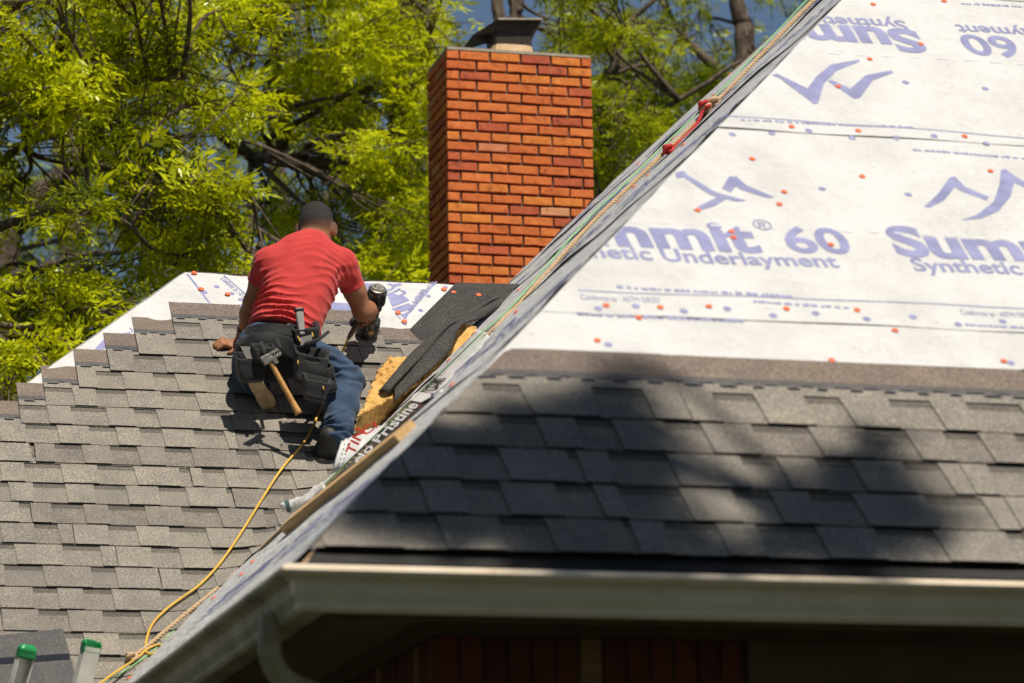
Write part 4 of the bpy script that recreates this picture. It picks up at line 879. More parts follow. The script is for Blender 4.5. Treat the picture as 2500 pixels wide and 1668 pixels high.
limb(body, [(up_, .050), (up_ * .5 + el_ * .5, .044), (el_, .037), (el_ * .65 + wr_ * .35, .039), (wr_, .026)])
up_, el_, wr_ = J['shR'], J['elR'], J['wrR']
limb(body, [(up_, .050), (up_ * .45 + el_ * .55 + np.array([.002, 0, 0]), .049), (el_, .042), (el_ * .6 + wr_ * .4, .043), (wr_, .030)])
# left hand flat on the shingles, fingers to the left
w0_ = J['wrL']; palm = w0_ + np.array([-.022, -.030, -.038]); body.cone(w0_, palm, .026, .022, .02); body.ell(palm + np.array([-.012, 0, -.001]), (.046, .040, .017), None, .015)
for k, (dy, L_, dz) in enumerate(((.022, .056, 0), (.008, .066, .002), (-.007, .064, .002), (-.021, .052, 0))):
    a = palm + np.array([-.042, dy, 0]); m1 = a + np.array([-L_ * .5, dy * .12 - .004, .012]); tip = a + np.array([-L_, dy * .15 - .012, -.008]); tip[2] = max(tip[2], .032); limb(body, [(a, .0105), (m1, .0098), (tip, .0085)], .004)
th = palm + np.array([-.005, -.034, -.002]); limb(body, [(th, .013), (th + np.array([-.022, -.024, .004]), .0115), (th + np.array([-.046, -.034, -.003]), .0095)], .006)
# right hand closed round the grip
gx = unit(grip1 - grip0); side = unit(np.cross(gx, NRl := np.array([0, 0, 1.]))); toarm = unit(J['wrR'] - hc - gx * ((J['wrR'] - hc) @ gx)); around = np.cross(gx, toarm)
body.ell(hc + toarm * .030, (.036, .040, .022), np.stack([gx, around, toarm], 1), .015); body.cone(J['wrR'], hc + toarm * .034, .029, .028, .02)
for k in range(4):
    c0 = hc + gx * (.033 - .022 * k); r_ = .030
    pts = [(c0 + r_ * (math.cos(a_) * toarm + math.sin(a_) * around), rr2) for a_, rr2 in ((.7, .0115), (1.5, .0112), (2.4, .0105), (3.4, .0095))]; limb(body, pts, .004)
limb(body, [(hc + toarm * .024 - gx * .032 - around * .018, .014), (hc - around * .030 - gx * .010, .0125), (hc - around * .028 - toarm * .018 + gx * .015, .0105)], .006)
# legs under the trousers
for a, b_, c_ in (('hipL', 'kneeL', 'ankL'), ('hipR', 'kneeR', 'ankR')): limb(body, [(J[a], .075), (J[b_], .045), (J[c_] * .8 + J[b_] * .2, .03)], .03)
m, t, b = material('skin_and_fade'); geo = nn(t, 'ShaderNodeTexCoord'); M['skinfade'] = m
n = noise(t, geo.outputs['Object'], 30, 4); r = ramp(t, [(.3, (.24, .098, .042)), (.7, (.31, .132, .058))]); t.links.new(n.outputs[0], r.inputs[0])
dp = nn(t, 'ShaderNodeVectorMath', operation='DOT_PRODUCT'); dp.inputs[1].default_value = tuple(unit(HU - .25 * HF * -1)); t.links.new(geo.outputs['Object'], dp.inputs[0])
o0 = float(unit(HU + .25 * HF) @ hd); mr = nn(t, 'ShaderNodeMapRange'); mr.inputs['From Min'].default_value = o0 - .034; mr.inputs['From Max'].default_value = o0 + .022; t.links.new(dp.outputs['Value'], mr.inputs[0])
hn1 = noise(t, geo.outputs['Object'], 160, 3); ha = nn(t, 'ShaderNodeMath', operation='MULTIPLY_ADD'); ha.inputs[1].default_value = .03; t.links.new(hn1.outputs[0], ha.inputs[0]); t.links.new(dp.outputs['Value'], ha.inputs[2]); t.links.new(ha.outputs[0], mr.inputs[0]); o0 += .015; mr.inputs['From Min'].default_value = o0 - .040; mr.inputs['From Max'].default_value = o0 + .026
t.links.new(mixc(t, mr.outputs[0], r.outputs[0], (.014, .010, .008)), b.inputs['Base Color']); hm = nn(t, 'ShaderNodeMath', operation='MULTIPLY'); t.links.new(mr.outputs[0], hm.inputs[0]); t.links.new(noise(t, geo.outputs['Object'], 340, 2, .8).outputs[0], hm.inputs[1]); bump(t, b, hm.outputs[0], .9, .006)
b.inputs['Roughness'].default_value = .6; b.inputs['Subsurface Weight'].default_value = .06; b.inputs['Subsurface Radius'].default_value = (.01, .004, .002)
dp.inputs[1].default_value = tuple(unit(HU + .25 * HF))
person = body.obj('person', M['skinfade'], None, MW, 2)
tag(person, 'worker in red shirt and jeans kneeling on the shingles with a nail gun', 'person')
hr = SDF(hd - .16, hd + .16, .004); hr.ell(hd + HU * .030 - HF * .004, (.0735, .090, .0755), HR, .0); hr.warp(lambda P: .0016 * vnoise(P, 260, 3) + .0012 * vnoise(P, 130, 8)); hr.obj('hair', M['skinfade'], person, MW, 1)

# red T-shirt with folds across the back
sh = SDF(lo, hi, .0048)
for t_, w_, d_, o_ in ((.86, .150, .105, .0), (.62, .158, .112, .012), (.38, .148, .112, .018), (.14, .146, .120, .014), (-.02, .148, .125, .008)): sh.ell(torso_pt(.004, t_, o_), (w_, .125, d_), TR, .07)
for s_, e_ in (('shL', 'elL'), ('shR', 'elR')):
    a, e = J[s_], J[e_]; sh.cone(a + TA * .005 - XA * (.012 if s_ == 'shR' else -.012), a * .45 + e * .55, .060, .057, .05); sh.cone(nek - TA * .03, a, .058, .056, .04)
sh.cone(nek - TA * .05, nek + TA * .012 + DA * .004, .088, .066, .03)
def folds(P):
    q = (P - pel); x = q @ XA; t_ = (q @ TA) / TL; d = q @ DA
    ph = t_ * TL * 1.0 + 1.15 * (x - .015) ** 2 - .22 * x + .012 * np.sin(x * 17 + 4 * t_) + .008 * np.sin(x * 41 - 9 * t_)
    w1 = np.sin(ph * 2 * math.pi * 12.5 + 1.6 * np.sin(t_ * 6 + x * 5)); w2 = np.sin(ph * 2 * math.pi * 21 + 1.5 + 3 * np.sin(x * 9))
    amp = np.clip(1.2 - 1.1 * t_, .10, 1) * (.55 + .45 * np.sin(x * 11 + t_ * 7 + 1)); side_ = np.clip(d / .05 + .6, 0, 1)
    hem = np.clip(1 - t_ / .16, 0, 1) * .006 * np.sin(x * 40 + 2)
    r_ = (1 - np.abs(w1)) ** 1.6; r2_ = (1 - np.abs(w2)) ** 2
    slv = np.exp(-((np.linalg.norm(P - J['shR'] + TA * .06, axis=-1)) / .09) ** 2) * .008 * vnoise(P * np.array([1., 1., 1.7]), 30, 12)
    return (-.020 * amp * side_ * r_ - .003 * amp * side_ * r2_ + hem + slv + .002 * vnoise(P, 30, 4)).astype(np.float32)
sh.warp(folds)
for s_, e_ in (('shL', 'elL'), ('shR', 'elR')):
    a, e = J[s_], J[e_]; dd = unit(e - a); p_ = a + (e - a) * .50
    G = np.stack(np.meshgrid(*sh.ax, indexing='ij'), -1).astype(np.float32); near = np.linalg.norm(G - (a * .35 + e * .65), axis=-1) < .135; sgn = -1 if s_ == 'shL' else 1
    nearr = near & (((G - pel) @ XA) * sgn > .135); sh.f = np.where(nearr, np.maximum(sh.f, (G - p_) @ dd), sh.f)
sh.cut(torso_pt(0, .03), -TA + .10 * XA * 0 + .05 * DA)
shirt = sh.obj('shirt', M['shirt'], person, MW, 2)

# undershirt band, jeans
ub = SDF(lo, hi, .006); ub.ell(torso_pt(0, .02), (.138, .10, .115), TR, .0); ub.cut(torso_pt(0, .12), TA); ub.cut(torso_pt(0, -.16), -TA); ub.warp(lambda P: .004 * np.sin(((P - pel) @ XA) * 70)); ub.obj('undershirt', M['black'], person, MW, 1)
jn = SDF(lo, hi, .0052)
jn.ell(pel - TA * .045 + DA * .012, (.150, .110, .132), TR, .04); jn.ell(J['hipR'] - DA * .0, (.085, .09, .09), TR, .05); jn.ell(J['hipL'], (.085, .09, .09), TR, .05)
limb(jn, [(J['hipR'], .085), (J['hipR'] * .5 + J['kneeR'] * .5, .077), (J['kneeR'], .069)], .05); limb(jn, [(J['kneeR'], .069), (J['kneeR'] * .6 + J['ankR'] * .4, .069), (J['kneeR'] * .15 + J['ankR'] * .85, .060), (J['ankR'] + np.array([-.005, -.01, .0]), .057)], .03)
limb(jn, [(J['hipL'], .09), (J['kneeL'], .078), (J['ankL'], .066)], .05)
shin = unit(J['ankR'] - J['kneeR']); thi = unit(J['kneeR'] - J['hipR'])
def jfold(P):
    a = (P - J['ankR']) @ shin; k_ = (P - J['kneeR']) @ shin; side_ = P @ XA
    nz_ = vnoise(P, 22, 3); f1 = np.exp(-((a + .04) / .06) ** 2) * .011 * np.sin(a * 150 + nz_ * 3.0 + side_ * 55); f2 = np.exp(-(k_ / .07) ** 2) * .006 * np.sin(k_ * 120 + nz_ * 3 + side_ * 50); f3 = .0045 * vnoise(P, 26, 6) + .002 * vnoise(P, 60, 9)
    return (f1 + f2 + f3).astype(np.float32)
jn.warp(jfold); jn.cut(torso_pt(0, .03), TA)
G = np.stack(np.meshgrid(*jn.ax, indexing='ij'), -1).astype(np.float32); near = np.linalg.norm(G - J['ankR'], axis=-1) < .13; jn.f = np.where(near, np.maximum(jn.f, (G - J['ankR'] - shin * .022) @ shin), jn.f)
near = np.linalg.norm(G - J['ankL'], axis=-1) < .10; sl_ = unit(J['ankL'] - J['kneeL']); jn.f = np.where(near, np.maximum(jn.f, (G - J['ankL'] - sl_ * .03) @ sl_), jn.f); del G, near
jeans = jn.obj('jeans', M['jeans'], person, MW, 2)

# shoes: the left one stands on its toe with the tan sole towards the street
def shoe(name, heel, toe, out, lab, w_=.043):
    """out: direction the sole faces"""
    ax = unit(toe - heel); out = np.array(out, float); out = unit(out - ax * (out @ ax)); sd_ = np.cross(ax, out); L_ = np.linalg.norm(toe - heel); Rm = np.stack([ax, sd_, out], 1); c = (heel + toe) / 2
    up_ = SDF(c - .24, c + .24, .0045); up_.ell(heel + ax * .05 - out * .035, (.06, w_ * .86, .05), Rm, .02); up_.ell(toe - ax * .07 - out * .026, (.078, w_ * 1.02, .038), Rm, .03); up_.cone(heel + ax * .055 - out * .06, heel + ax * .06 - out * .10, .042, .044, .03); up_.cut(c + out * .004, out)
    o = up_.obj(name, M['shoe'], person, MW, 1); o['label'] = lab
    so_ = SDF(c - .24, c + .24, .004); so_.cone(heel + ax * .035 + out * .008, heel + ax * .035 - out * .004, w_ * .80, w_ * .80, .0); so_.cone(toe - ax * .052 + out * .008, toe - ax * .052 - out * .004, w_, w_, .0)
    G = np.stack(np.meshgrid(*so_.ax, indexing='ij'), -1).astype(np.float32); q = (G - c) @ Rm; hl = L_ / 2; x_ = q[..., 0] / hl; wid = w_ * (.88 + .12 * x_ - .10 * np.exp(-((x_ + .1) / .3) ** 2)) * np.sqrt(np.clip(1 - np.abs(x_) ** 4.5, 0, 1))
    wav = .010 * np.clip(x_ - .35, 0, 1) ** 2 * 2
    so_.f = np.maximum(np.maximum(np.abs(q[..., 1]) - wid, np.abs(q[..., 2] - .004 + wav) - .0105), np.abs(q[..., 0]) - hl).astype(np.float32)
    so_.obj('sole', M['sole'], o, MW, 1); return o
shoe('shoe', wp(578, 866, .215), wp(622, 936, .018), GOUT + np.array([-.35, 0, 0]), 'left shoe on its toe with the tan sole showing', .040)
shoe('shoe', wp(780, 1044, .018), wp(742, 1066, .016) + np.array([-.02, .06, 0]), (0, 0, -1), 'dark right shoe beside the wrapper')
wt = SDF(J['wrL'] - .08, J['wrL'] + .08, .004); wt.cone(J['wrL'] + np.array([.003, -.001, .022]), J['wrL'] + np.array([.0, 0, .004]), .036, .033, 0); wd_ = unit(J['elL'] - J['wrL']); wt.cut(J['wrL'] + wd_ * .03, wd_); wt.cut(J['wrL'] + wd_ * .008, -wd_); wt.obj('wrist_watch', M['plastic'], person, MW, 1)

# ------------------------------------------------------------------ tool belt
beltc = torso_pt(0, -.045); BU = unit(TA - .22 * XA); BXa = unit(XA - BU * (XA @ BU)); BD = np.cross(BXa, BU)
belt = tag(empty('tool_belt', toW(beltc)), 'black nylon tool belt with hanging pouches round the worker', 'tool belt')
an = np.linspace(0, 2 * math.pi, 48, endpoint=False); v = []
for a in an:
    for du, dr in ((-.024, .0), (.024, .0), (.024, .008), (-.024, .008)): v.append(beltc + BXa * math.cos(a) * (.160 + dr) + BD * (.012 + math.sin(a) * (.140 + dr)) + BU * du)
f = [(i * 4 + j, i * 4 + (j + 1) % 4, ((i + 1) % 48) * 4 + (j + 1) % 4, ((i + 1) % 48) * 4 + j) for i in range(48) for j in range(4)]
obj('belt_strap', v, f, M['black'], belt, MW, smooth=False)
pd = SDF(lo, hi, .006); pd.ell(pel - TA * .05 + DA * .012, (.163, .120, .143), TR, .0); pd.ell(pel - TA * .10 + DA * .02 - XA * .05, (.12, .10, .135), TR, .05); pd.cut(torso_pt(0, -.10), TA - .2 * XA); pd.cut(torso_pt(.10, 0), XA * .8 + TA * .55); pd.warp(lambda P: .004 * vnoise(P, 30, 2)); pd.obj('belt_pad', M['black'], belt, MW, 1)
def pouch(name, x, y, h, size, mat=M['black'], tilt=0., taper=.18, parent=belt, lab=None, wall=.007, sag=True):
    c = wp(x, y, h); ct, st = math.cos(tilt), math.sin(tilt); X_ = np.array([1., 0, 0]) * ct + GUP * st; Zu = GUP * ct - np.array([1., 0, 0]) * st; Rm = np.stack([X_, GOUT, Zu], 1); hs = np.array(size) / 2; m_ = np.linalg.norm(hs) + .03
    s = SDF(c - m_, c + m_, .0045); s.rbox(c, hs, .008, Rm, 0, taper); i = SDF(c - m_, c + m_, .0045); i.rbox(c + Zu * .03, hs - np.array([wall, wall, 0.0]), .006, Rm, 0, taper); s.carve(i)
    s.cut(c + Zu * hs[2] * .72, Zu + .75 * GOUT)
    if sag: s.warp(lambda P: .0035 * vnoise(P, 16, int(x)) + .0008 * np.sin((P @ GUP) * 120 + (P @ X_) * 35))
    o = s.obj(name, mat, parent, MW, 2)
    if lab: o['label'] = lab
    return o
pouch('pouch', 712, 838, .315, (.135, .09, .18), tilt=-.14, lab='large open pouch on the right hip')
pouch('pouch', 726, 888, .305, (.11, .07, .12), tilt=-.16, lab='lower front pocket of the large pouch')
pouch('pouch', 752, 862, .275, (.055, .07, .15), tilt=.30, lab='slim side pocket with a loop')
pouch('pouch', 700, 764, .36, (.115, .075, .10), tilt=.12, lab='tape pouch at the top of the belt'); 
pouch('pouch', 606, 808, .345, (.09, .055, .09), tilt=.10, taper=.05, lab='small square pouch with a hammer loop'); pouch('pouch', 576, 838, .275, (.125, .085, .14), tilt=.05, lab='shaded pouch on the left hip')
def card(name, pts, mat, parent, th=.008):
    P = [wp(*p) for p in pts]; n = unit(np.cross(P[1] - P[0], P[2] - P[0])); v = [p + n * th / 2 for p in P] + [p - n * th / 2 for p in P]
    return obj(name, v, [(0, 1, 2, 3), (7, 6, 5, 4), (0, 4, 5, 1), (1, 5, 6, 2), (2, 6, 7, 3), (3, 7, 4, 0)], mat, parent, MW)
card('metal_clip', [(552, 796, 0.325), (574, 797, 0.335), (583, 826, 0.315), (566, 824, 0.315)], M['grey_cloth'], belt)
card('grey_panel', [(686, 776, 0.390), (716, 768, 0.390), (716, 784, 0.375), (690, 794, 0.375)], M['grey_cloth'], belt, .004)
for a_, b_, h0 in (((754, 762), (700, 790), 0.385), ((600, 786), (604, 812), 0.370), ((636, 780), (640, 802), 0.365)):
    mb = MB(); P = smooth_path([wp(*a_, h0), (wp(*a_, h0) + wp(*b_, h0)) / 2 + GOUT * .025 - GUP * .012, wp(*b_, h0)], 8); mb.tube(P, .008, 6); mb.build('strap', M['black'], belt, MW, True)
ring_ = [wp(x, y, 0.360) for x, y in [(628 + 7 * math.cos(a), 808 + 8 * math.sin(a)) for a in np.linspace(0, 2 * math.pi, 14)]]; mb = MB(); mb.tube(ring_, .0025, 6, cap=False); mb.build('ring', M['metal'], belt, MW, True)
for p0, p1 in (((683, 772, 0.390), (690, 786, 0.385)), ((716, 764, 0.390), (719, 774, 0.385)), ((684, 828, 0.375), (683, 836, 0.370)), ((740, 884, 0.325), (743, 894, 0.320))):
    mb = MB(); mb.tube([wp(*p0), (wp(*p0) + wp(*p1)) / 2 + GOUT * .003, wp(*p1)], .003, 5); mb.build('yellow_stitching', M['yellow'], belt, MW, True)

# knife and tape in the top pouch
kb = SDF(wp(688, 738, 0.385) - .12, wp(688, 738, 0.385) + .12, .0035); kU = unit(GUP + .15 * XA * -1); kc = wp(690, 742, .405); kR = np.stack([unit(XA - kU * (XA @ kU)), unit(np.cross(kU, XA)), kU], 1)
kb.rbox(kc, (.016, .011, .055), .008, kR, 0, .12); kn = kb.obj('utility_knife', M['galv'], None, MW, 1); kn.data.materials[0] = plain('grey_knife', (.36, .35, .33), 0.335); tag(kn, 'grey utility knife upright in the top belt pouch', 'knife')
kt = SDF(kc - .12, kc + .14, .0035); kt.rbox(kc + kU * .058 , (.021, .014, .010), .006, kR); kt.obj('knife_butt', M['plastic'], kn, MW, 1)
tp = SDF(wp(672, 752, 0.365) - .07, wp(672, 752, 0.365) + .07, .0035); tp.rbox(wp(673, 752, 0.365), (.026, .012, .022), .006, kR); o = tp.obj('tape_measure', M['wrapw'], None, MW, 1); tag(o, 'pale tape measure tucked beside the knife', 'tape measure')

# ------------------------------------------------------------------ roofing hammer
hA, hB = wp(618, 826, .365), wp(686, 950, .205); hax = unit(hA - hB); ham = tag(empty('hammer', toW(hB)), 'steel roofing hammer with wooden handle hanging from the belt', 'hammer')
hcr = unit(wp(648, 803, .375) - wp(596, 834, .375)); pts = [hB, hB + (hA - hB) * .25, hB + (hA - hB) * .6, hA]; mb = MB(); mb.tube(smooth_path(pts, 5), np.interp(np.linspace(0, 1, 16), [0, .08, .3, .65, 1], [.0165, .0155, .0125, .0115, .010]), 10); mb.build('handle', M['handle'], ham, MW, True)
hn_ = unit(np.cross(hcr, hax)); Rm = np.stack([hcr, unit(np.cross(hn_, hcr)), hn_], 1); hc_ = (wp(648, 803, .375) + wp(596, 834, .375)) / 2
hs = SDF(hc_ - .12, hc_ + .12, .0032); hs.rbox(hc_ + hcr * .015, (.042, .018, .009), .003, Rm); hs.rbox(hc_ - hcr * .042, (.020, .021, .006), .003, Rm); hs.rbox(hc_ - hax * .02, (.016, .02, .012), .004, Rm)
cut_ = SDF(hc_ - .12, hc_ + .12, .0032)
for k in range(3): cut_.rbox(hc_ + hcr * (.01 + .018 * k), (.006, .004, .03), .001, Rm)
hs.carve(cut_); hs.obj('head', M['metal'], ham, MW, 1)

# ------------------------------------------------------------------ pneumatic nail gun
gun = tag(empty('nail_gun', toW(gunB)), 'black coil nail gun held upright on the top shingle course', 'nail gun')
def g_lathe(name, prof, a, b, mat, n=20): v, f = lathe(prof, a, b, n); return obj(name, v, f, mat, gun, MW, smooth=False)
GL = np.linalg.norm(gunT - gunB)
g_lathe('cylinder', [(.36, .020), (.40, .028), (.60, .030), (.62, .036), (.74, .037), (.745, .045), (.79, .046), (.80, .040), (.97, .040), (1.0, .034)], gunB, gunT, M['plastic'])
g_lathe('exhaust_cap', [(0, .036), (.55, .036), (.7, .030), (1, .028)], gunT - gA * .004, gunT + gA * .012, M['metal'])
for s_ in (-1, 1): v, f = lathe([(0, .0045), (1, .0045)], gunT + gA * .010 + XA * s_ * .014, gunT + gA * .0135 + XA * s_ * .014, 8); obj('screw', v, f, M['blackmetal'], gun, MW)
for k in range(8):
    a = k * math.pi / 4; X_ = unit(np.cross(gA, [0, 1, .2])); Y_ = np.cross(gA, X_); p_ = gunB + gA * GL * .80 + (math.cos(a) * X_ + math.sin(a) * Y_) * .040; v, f = tube([p_, p_ + gA * GL * .17], .006, 6); obj('rib', v, f, M['plastic'], gun, MW, smooth=True)
g_lathe('nose', [(0, .012), (.15, .014), (.2, .020), (.8, .022), (1, .018)], gunB - gA * .008, gunB + gA * .12, M['metal'], 12)
dc = wp(842, 764, .030); dt_ = dc + gA * .085
g_lathe('coil_magazine', [(0, .044), (.05, .050), (.18, .051), (.2, .048), (.26, .051), (.4, .051), (.42, .048), (.48, .051), (.62, .051), (.64, .048), (.7, .051), (.88, .050), (.94, .044), (1, .030)], dc, dt_, M['plastic'], 26)
lb = [wp(848, 762, .095), wp(860, 762, .095), wp(860, 770, .088), wp(848, 770, .088)]; card('yellow_label', [(846, 762, .105), (858, 761, .105), (858, 768, .098), (846, 769, .098)], M['yellow'], gun, .003)
grp = SDF(np.minimum(grip0, grip1) - .06, np.maximum(grip0, grip1) + .06, .004); grp.cone(grip0 + gA * .0, grip1, .022, .019, 0); grp.cone(grip1, grip1 + unit(grip1 - grip0) * .012, .026, .024, .004); grp.cone(dt_ - gA * .02, grip1 * .5 + grip0 * .5 - gA * .02, .012, .010, .01); grp.obj('grip', M['plastic'], gun, MW, 1)
tg = MB(); tg.tube([grip0 - gA * .03, grip0 * .6 + grip1 * .4 - gA * .045, grip0 * .4 + grip1 * .6 - gA * .03], .005, 6); tg.build('trigger', M['blackmetal'], gun, MW, True)
cp = [wp(822, 741, .15), wp(816, 750, .145), wp(806, 766, .135), wp(799, 778, .125)]; mb = MB(); mb.tube(smooth_path(cp, 4), np.array([.010, .011, .012, .011, .013, .011, .013, .011, .012, .011, .009, .009, .008]), 10); mb.build('hose_coupler', plain('brown_coupler', (.12, .07, .035), .5, .2), gun, MW, True)

# ------------------------------------------------------------------ trees
def leaf_cloud(centres, radii, n_spray, scale, rg, flat=.75, droop=.02):
    """sprays of narrow leaflets spread through the given clumps; returns points, quads, tint"""
    pos = []; tin = []
    for c, r, n in zip(centres, radii, n_spray):
        d = rg.normal(size=(n, 3)); d /= np.linalg.norm(d, axis=1)[:, None]; rad = r * rg.uniform(.15, 1, n) ** .5
        pos.append(np.array(c) + d * rad[:, None] * np.array([1, 1, flat])); base_t = rg.uniform(.1, .95); tin.append(np.clip(base_t + rg.normal(0, .14, n), 0, 1))
    P = np.vstack(pos); tint = np.concatenate(tin); N = len(P)
    ax = rg.normal(size=(N, 3)); ax[:, 2] = ax[:, 2] * .5 - droop; ax /= np.linalg.norm(ax, axis=1)[:, None]
    nz = rg.normal(size=(N, 3)) * .55 + np.array([0, 0, 1.]); nz -= ax * np.sum(nz * ax, 1)[:, None]; nz /= np.linalg.norm(nz, axis=1)[:, None]; sd_ = np.cross(nz, ax)
    leaf = []; ssz = rg.uniform(.6, 1.4, N)                      # (start x, angle, length)
    for x, l in ((.22, .30), (.42, .36), (.62, .38), (.80, .34)):
        for s_ in (-1, 1): leaf.append((x, s_ * .85, l))
    leaf.append((.95, 0, .40)); co = []; tn = []
    for x, an_, l in leaf:
        an2 = an_ + rg.normal(0, .22, N); L_ = l * scale * ssz * rg.uniform(.75, 1.15, N); dirv = ax * np.cos(an2)[:, None] + sd_ * np.sin(an2)[:, None]; dirv = dirv + nz * rg.normal(-.18, .22, N)[:, None]; dirv /= np.linalg.norm(dirv, axis=1)[:, None]
        cr = np.cross(nz, dirv); b0 = P + ax * (x * scale) - nz * (x * x * .25 * scale); wv = (L_ * .155)[:, None] * cr; dn = nz * (L_ * .05)[:, None]
        q = np.stack([b0, b0 + dirv * (L_ * .42)[:, None] + wv - dn, b0 + dirv * L_[:, None] - nz * (L_ * .14)[:, None], b0 + dirv * (L_ * .42)[:, None] - wv - dn], 1); co.append(q); tn.append(np.repeat(np.clip(tint + rg.normal(0, .06, N), 0, 1), 4))
    co = np.vstack([q.reshape(-1, 3) for q in co]); tn = np.concatenate(tn); quads = np.arange(len(co)).reshape(-1, 4); return co, quads, tn
def make_tree(name, label, trunk, limbs, clumps, leafm, scale, seed, spray=40, twig=.018, group='trees behind the house', twigs=True):
    """trunk, limbs: (points, r0, r1); clumps: (centre, radius, density)"""
    rg = np.random.default_rng(seed); base = np.array(trunk[0][0]); root = tag(empty(name, (base[0], base[1], 0)), label, 'tree', group)
    def br(pts, r0, r1, mb):
        P = smooth_path(pts, 6); P[1:-1] += rg.normal(0, max(.004, r0 * .10), (len(P) - 2, 3)); rad = np.linspace(r0, r1, len(P)) * rg.uniform(.93, 1.08, len(P)); mb.tube(P, rad, 8 if r0 > .04 else 5); return P
    mb = MB(); A = [br(*trunk, mb)]; mb.build('trunk', M['bark'], root, smooth=True)
    for l in limbs:
        m2 = MB(); A.append(br(*l, m2)); m2.build('limb', M['bark'], root, smooth=True)
    allp = np.vstack([a[len(a) // 4:] for a in A]); tw = MB(); cs = []; rs = []; ns = []
    for c, r, dn in clumps:
        c = np.array(c); cs.append(c); rs.append(r); ns.append(int(spray * dn))
        if twigs:
            d = np.linalg.norm(allp - c, axis=1) + np.maximum(0, allp[:, 2] - c[2]) * .8; k = allp[np.argmin(d)]; L_ = np.linalg.norm(c - k)
            mid = (k + c) / 2 + rg.normal(0, .12 * L_, 3) + np.array([0, 0, .08 * L_]); P = smooth_path([k, mid, c], 5); tw.tube(P, np.linspace(min(.03, .012 + .012 * L_), .004, len(P)), 5)
            for _ in range(7):
                e = c + rg.normal(0, r * .85, 3); s0 = P[rg.integers(len(P) // 2, len(P))]; tw.tube([s0, (s0 + e) / 2 + rg.normal(0, .05, 3), e], [.007, .006, .0035], 4)
    if tw.v: tag(tw.build('twigs', M['bark'], root, smooth=True), kind='stuff')
    co, q, tn = leaf_cloud(cs, rs, ns, scale, rg); fobj('crown', co, q, leafm, root, smooth=False, attr=tn); return root
tg = np.random.default_rng(5)
def fill(n, x0, x1, y0, y1, Y0, Y1, r0, r1, skip=None, dens=(.7, 1.3)):
    out = []
    while len(out) < n:
        x, y = tg.uniform(x0, x1), tg.uniform(y0, y1)
        if skip and skip(x, y): continue
        out.append((at(x, y, tg.uniform(Y0, Y1)), tg.uniform(r0, r1), tg.uniform(*dens)))
    return out
def g0(x, Y): p = at(x, 700, Y); return np.array([p[0], p[1], 0.])
# big tree with the dark limb, behind the worker
Y = 26
t1 = [g0(990, Y), at(985, 900, Y), at(975, 560, Y), at(958, 430, Y), at(930, 300, Y), at(912, 200, Y), at(925, 90, Y), at(945, -40, Y), at(960, -400, Y)]
l1 = [([at(960, 440, Y), at(880, 396, Y - .3), at(800, 384, Y - .5), at(700, 376, Y - .8), at(620, 362, Y - 1), at(550, 350, Y - 1.2), at(480, 280, Y - 1.5), at(380, 190, Y - 1.8)], .085, .03),
      ([at(640, 360, Y - .9), at(655, 290, Y - .9), at(648, 200, Y - .9), at(628, 110, Y - .9), at(612, 10, Y - .9), at(600, -160, Y - .9)], .055, .025),
      ([at(640, 362, Y - .9), at(600, 300, Y - 1.2), at(585, 230, Y - 1.3), at(520, 150, Y - 1.3)], .03, .01), ([at(912, 210, Y), at(880, 120, Y), at(860, 20, Y), at(850, -120, Y)], .05, .02), ([at(925, 280, Y), at(960, 190, Y - .3), at(985, 60, Y - .4), at(990, -60, Y)], .05, .02),
      ([at(940, 330, Y), at(860, 300, Y + .4), at(790, 210, Y + .6), at(720, 120, Y + .5), at(700, -30, Y)], .05, .015)]
c1 = fill(40, 540, 1010, -140, 650, 24, 28, .2, .4, lambda x, y: abs(y - 375) < 35 and x < 890) + fill(14, 840, 1000, 330, 650, 23.2, 24.5, .18, .32) + fill(26, 600, 1060, -160, 230, 23.5, 26, .22, .42, lambda x, y: x > 1030 and y > 10)
make_tree('shade_tree', 'yellow green tree with a thick dark horizontal limb behind the worker', (t1, .17, .09), l1, c1, M['leaf'], .20, 1, 66)
# nearer tree on the left with long leaf sprays
Y = 21
t2 = [g0(-420, Y), at(-400, 900, Y), at(-330, 500, Y), at(-250, 200, Y), at(-200, -200, Y), at(-150, -500, Y)]
l2 = [([at(-330, 480, Y), at(-150, 330, Y - .5), at(60, 250, Y - 1), at(260, 190, Y - 1.2), at(420, 180, Y - 1.4)], .06, .012), ([at(-360, 640, Y), at(-200, 560, Y - .6), at(0, 520, Y - 1.2), at(150, 480, Y - 1.4), at(300, 520, Y - 1.6)], .05, .01),
      ([at(-280, 250, Y), at(-100, 80, Y - .6), at(120, -20, Y - 1), at(300, -80, Y - 1)], .06, .015), ([at(-380, 760, Y), at(-200, 760, Y - .8), at(-20, 790, Y - 1.3), at(120, 760, Y - 1.6)], .045, .01), ([at(-60, 430, Y + .3), at(60, 330, Y), at(200, 300, Y - .5), at(360, 380, Y - .8), at(470, 420, Y - 1)], .03, .008)]
c2 = fill(54, -160, 430, -140, 500, 18.8, 22, .18, .36) + fill(26, -120, 330, 640, 900, 18.2, 20.5, .16, .30, lambda x, y: y > 760 and x > 230) + fill(16, 300, 640, 400, 660, 19.5, 22, .15, .25) + fill(18, 200, 560, -60, 300, 19.5, 22, .18, .30)
c2 += fill(44, -720, -150, -260, 760, 19.5, 23, .35, .6, dens=(1.2, 2.2))
make_tree('shade_tree', 'nearest leafy tree on the left with long pointed leaves', (t2, .16, .08), l2, c2, M['leaf'], .19, 2, 62)
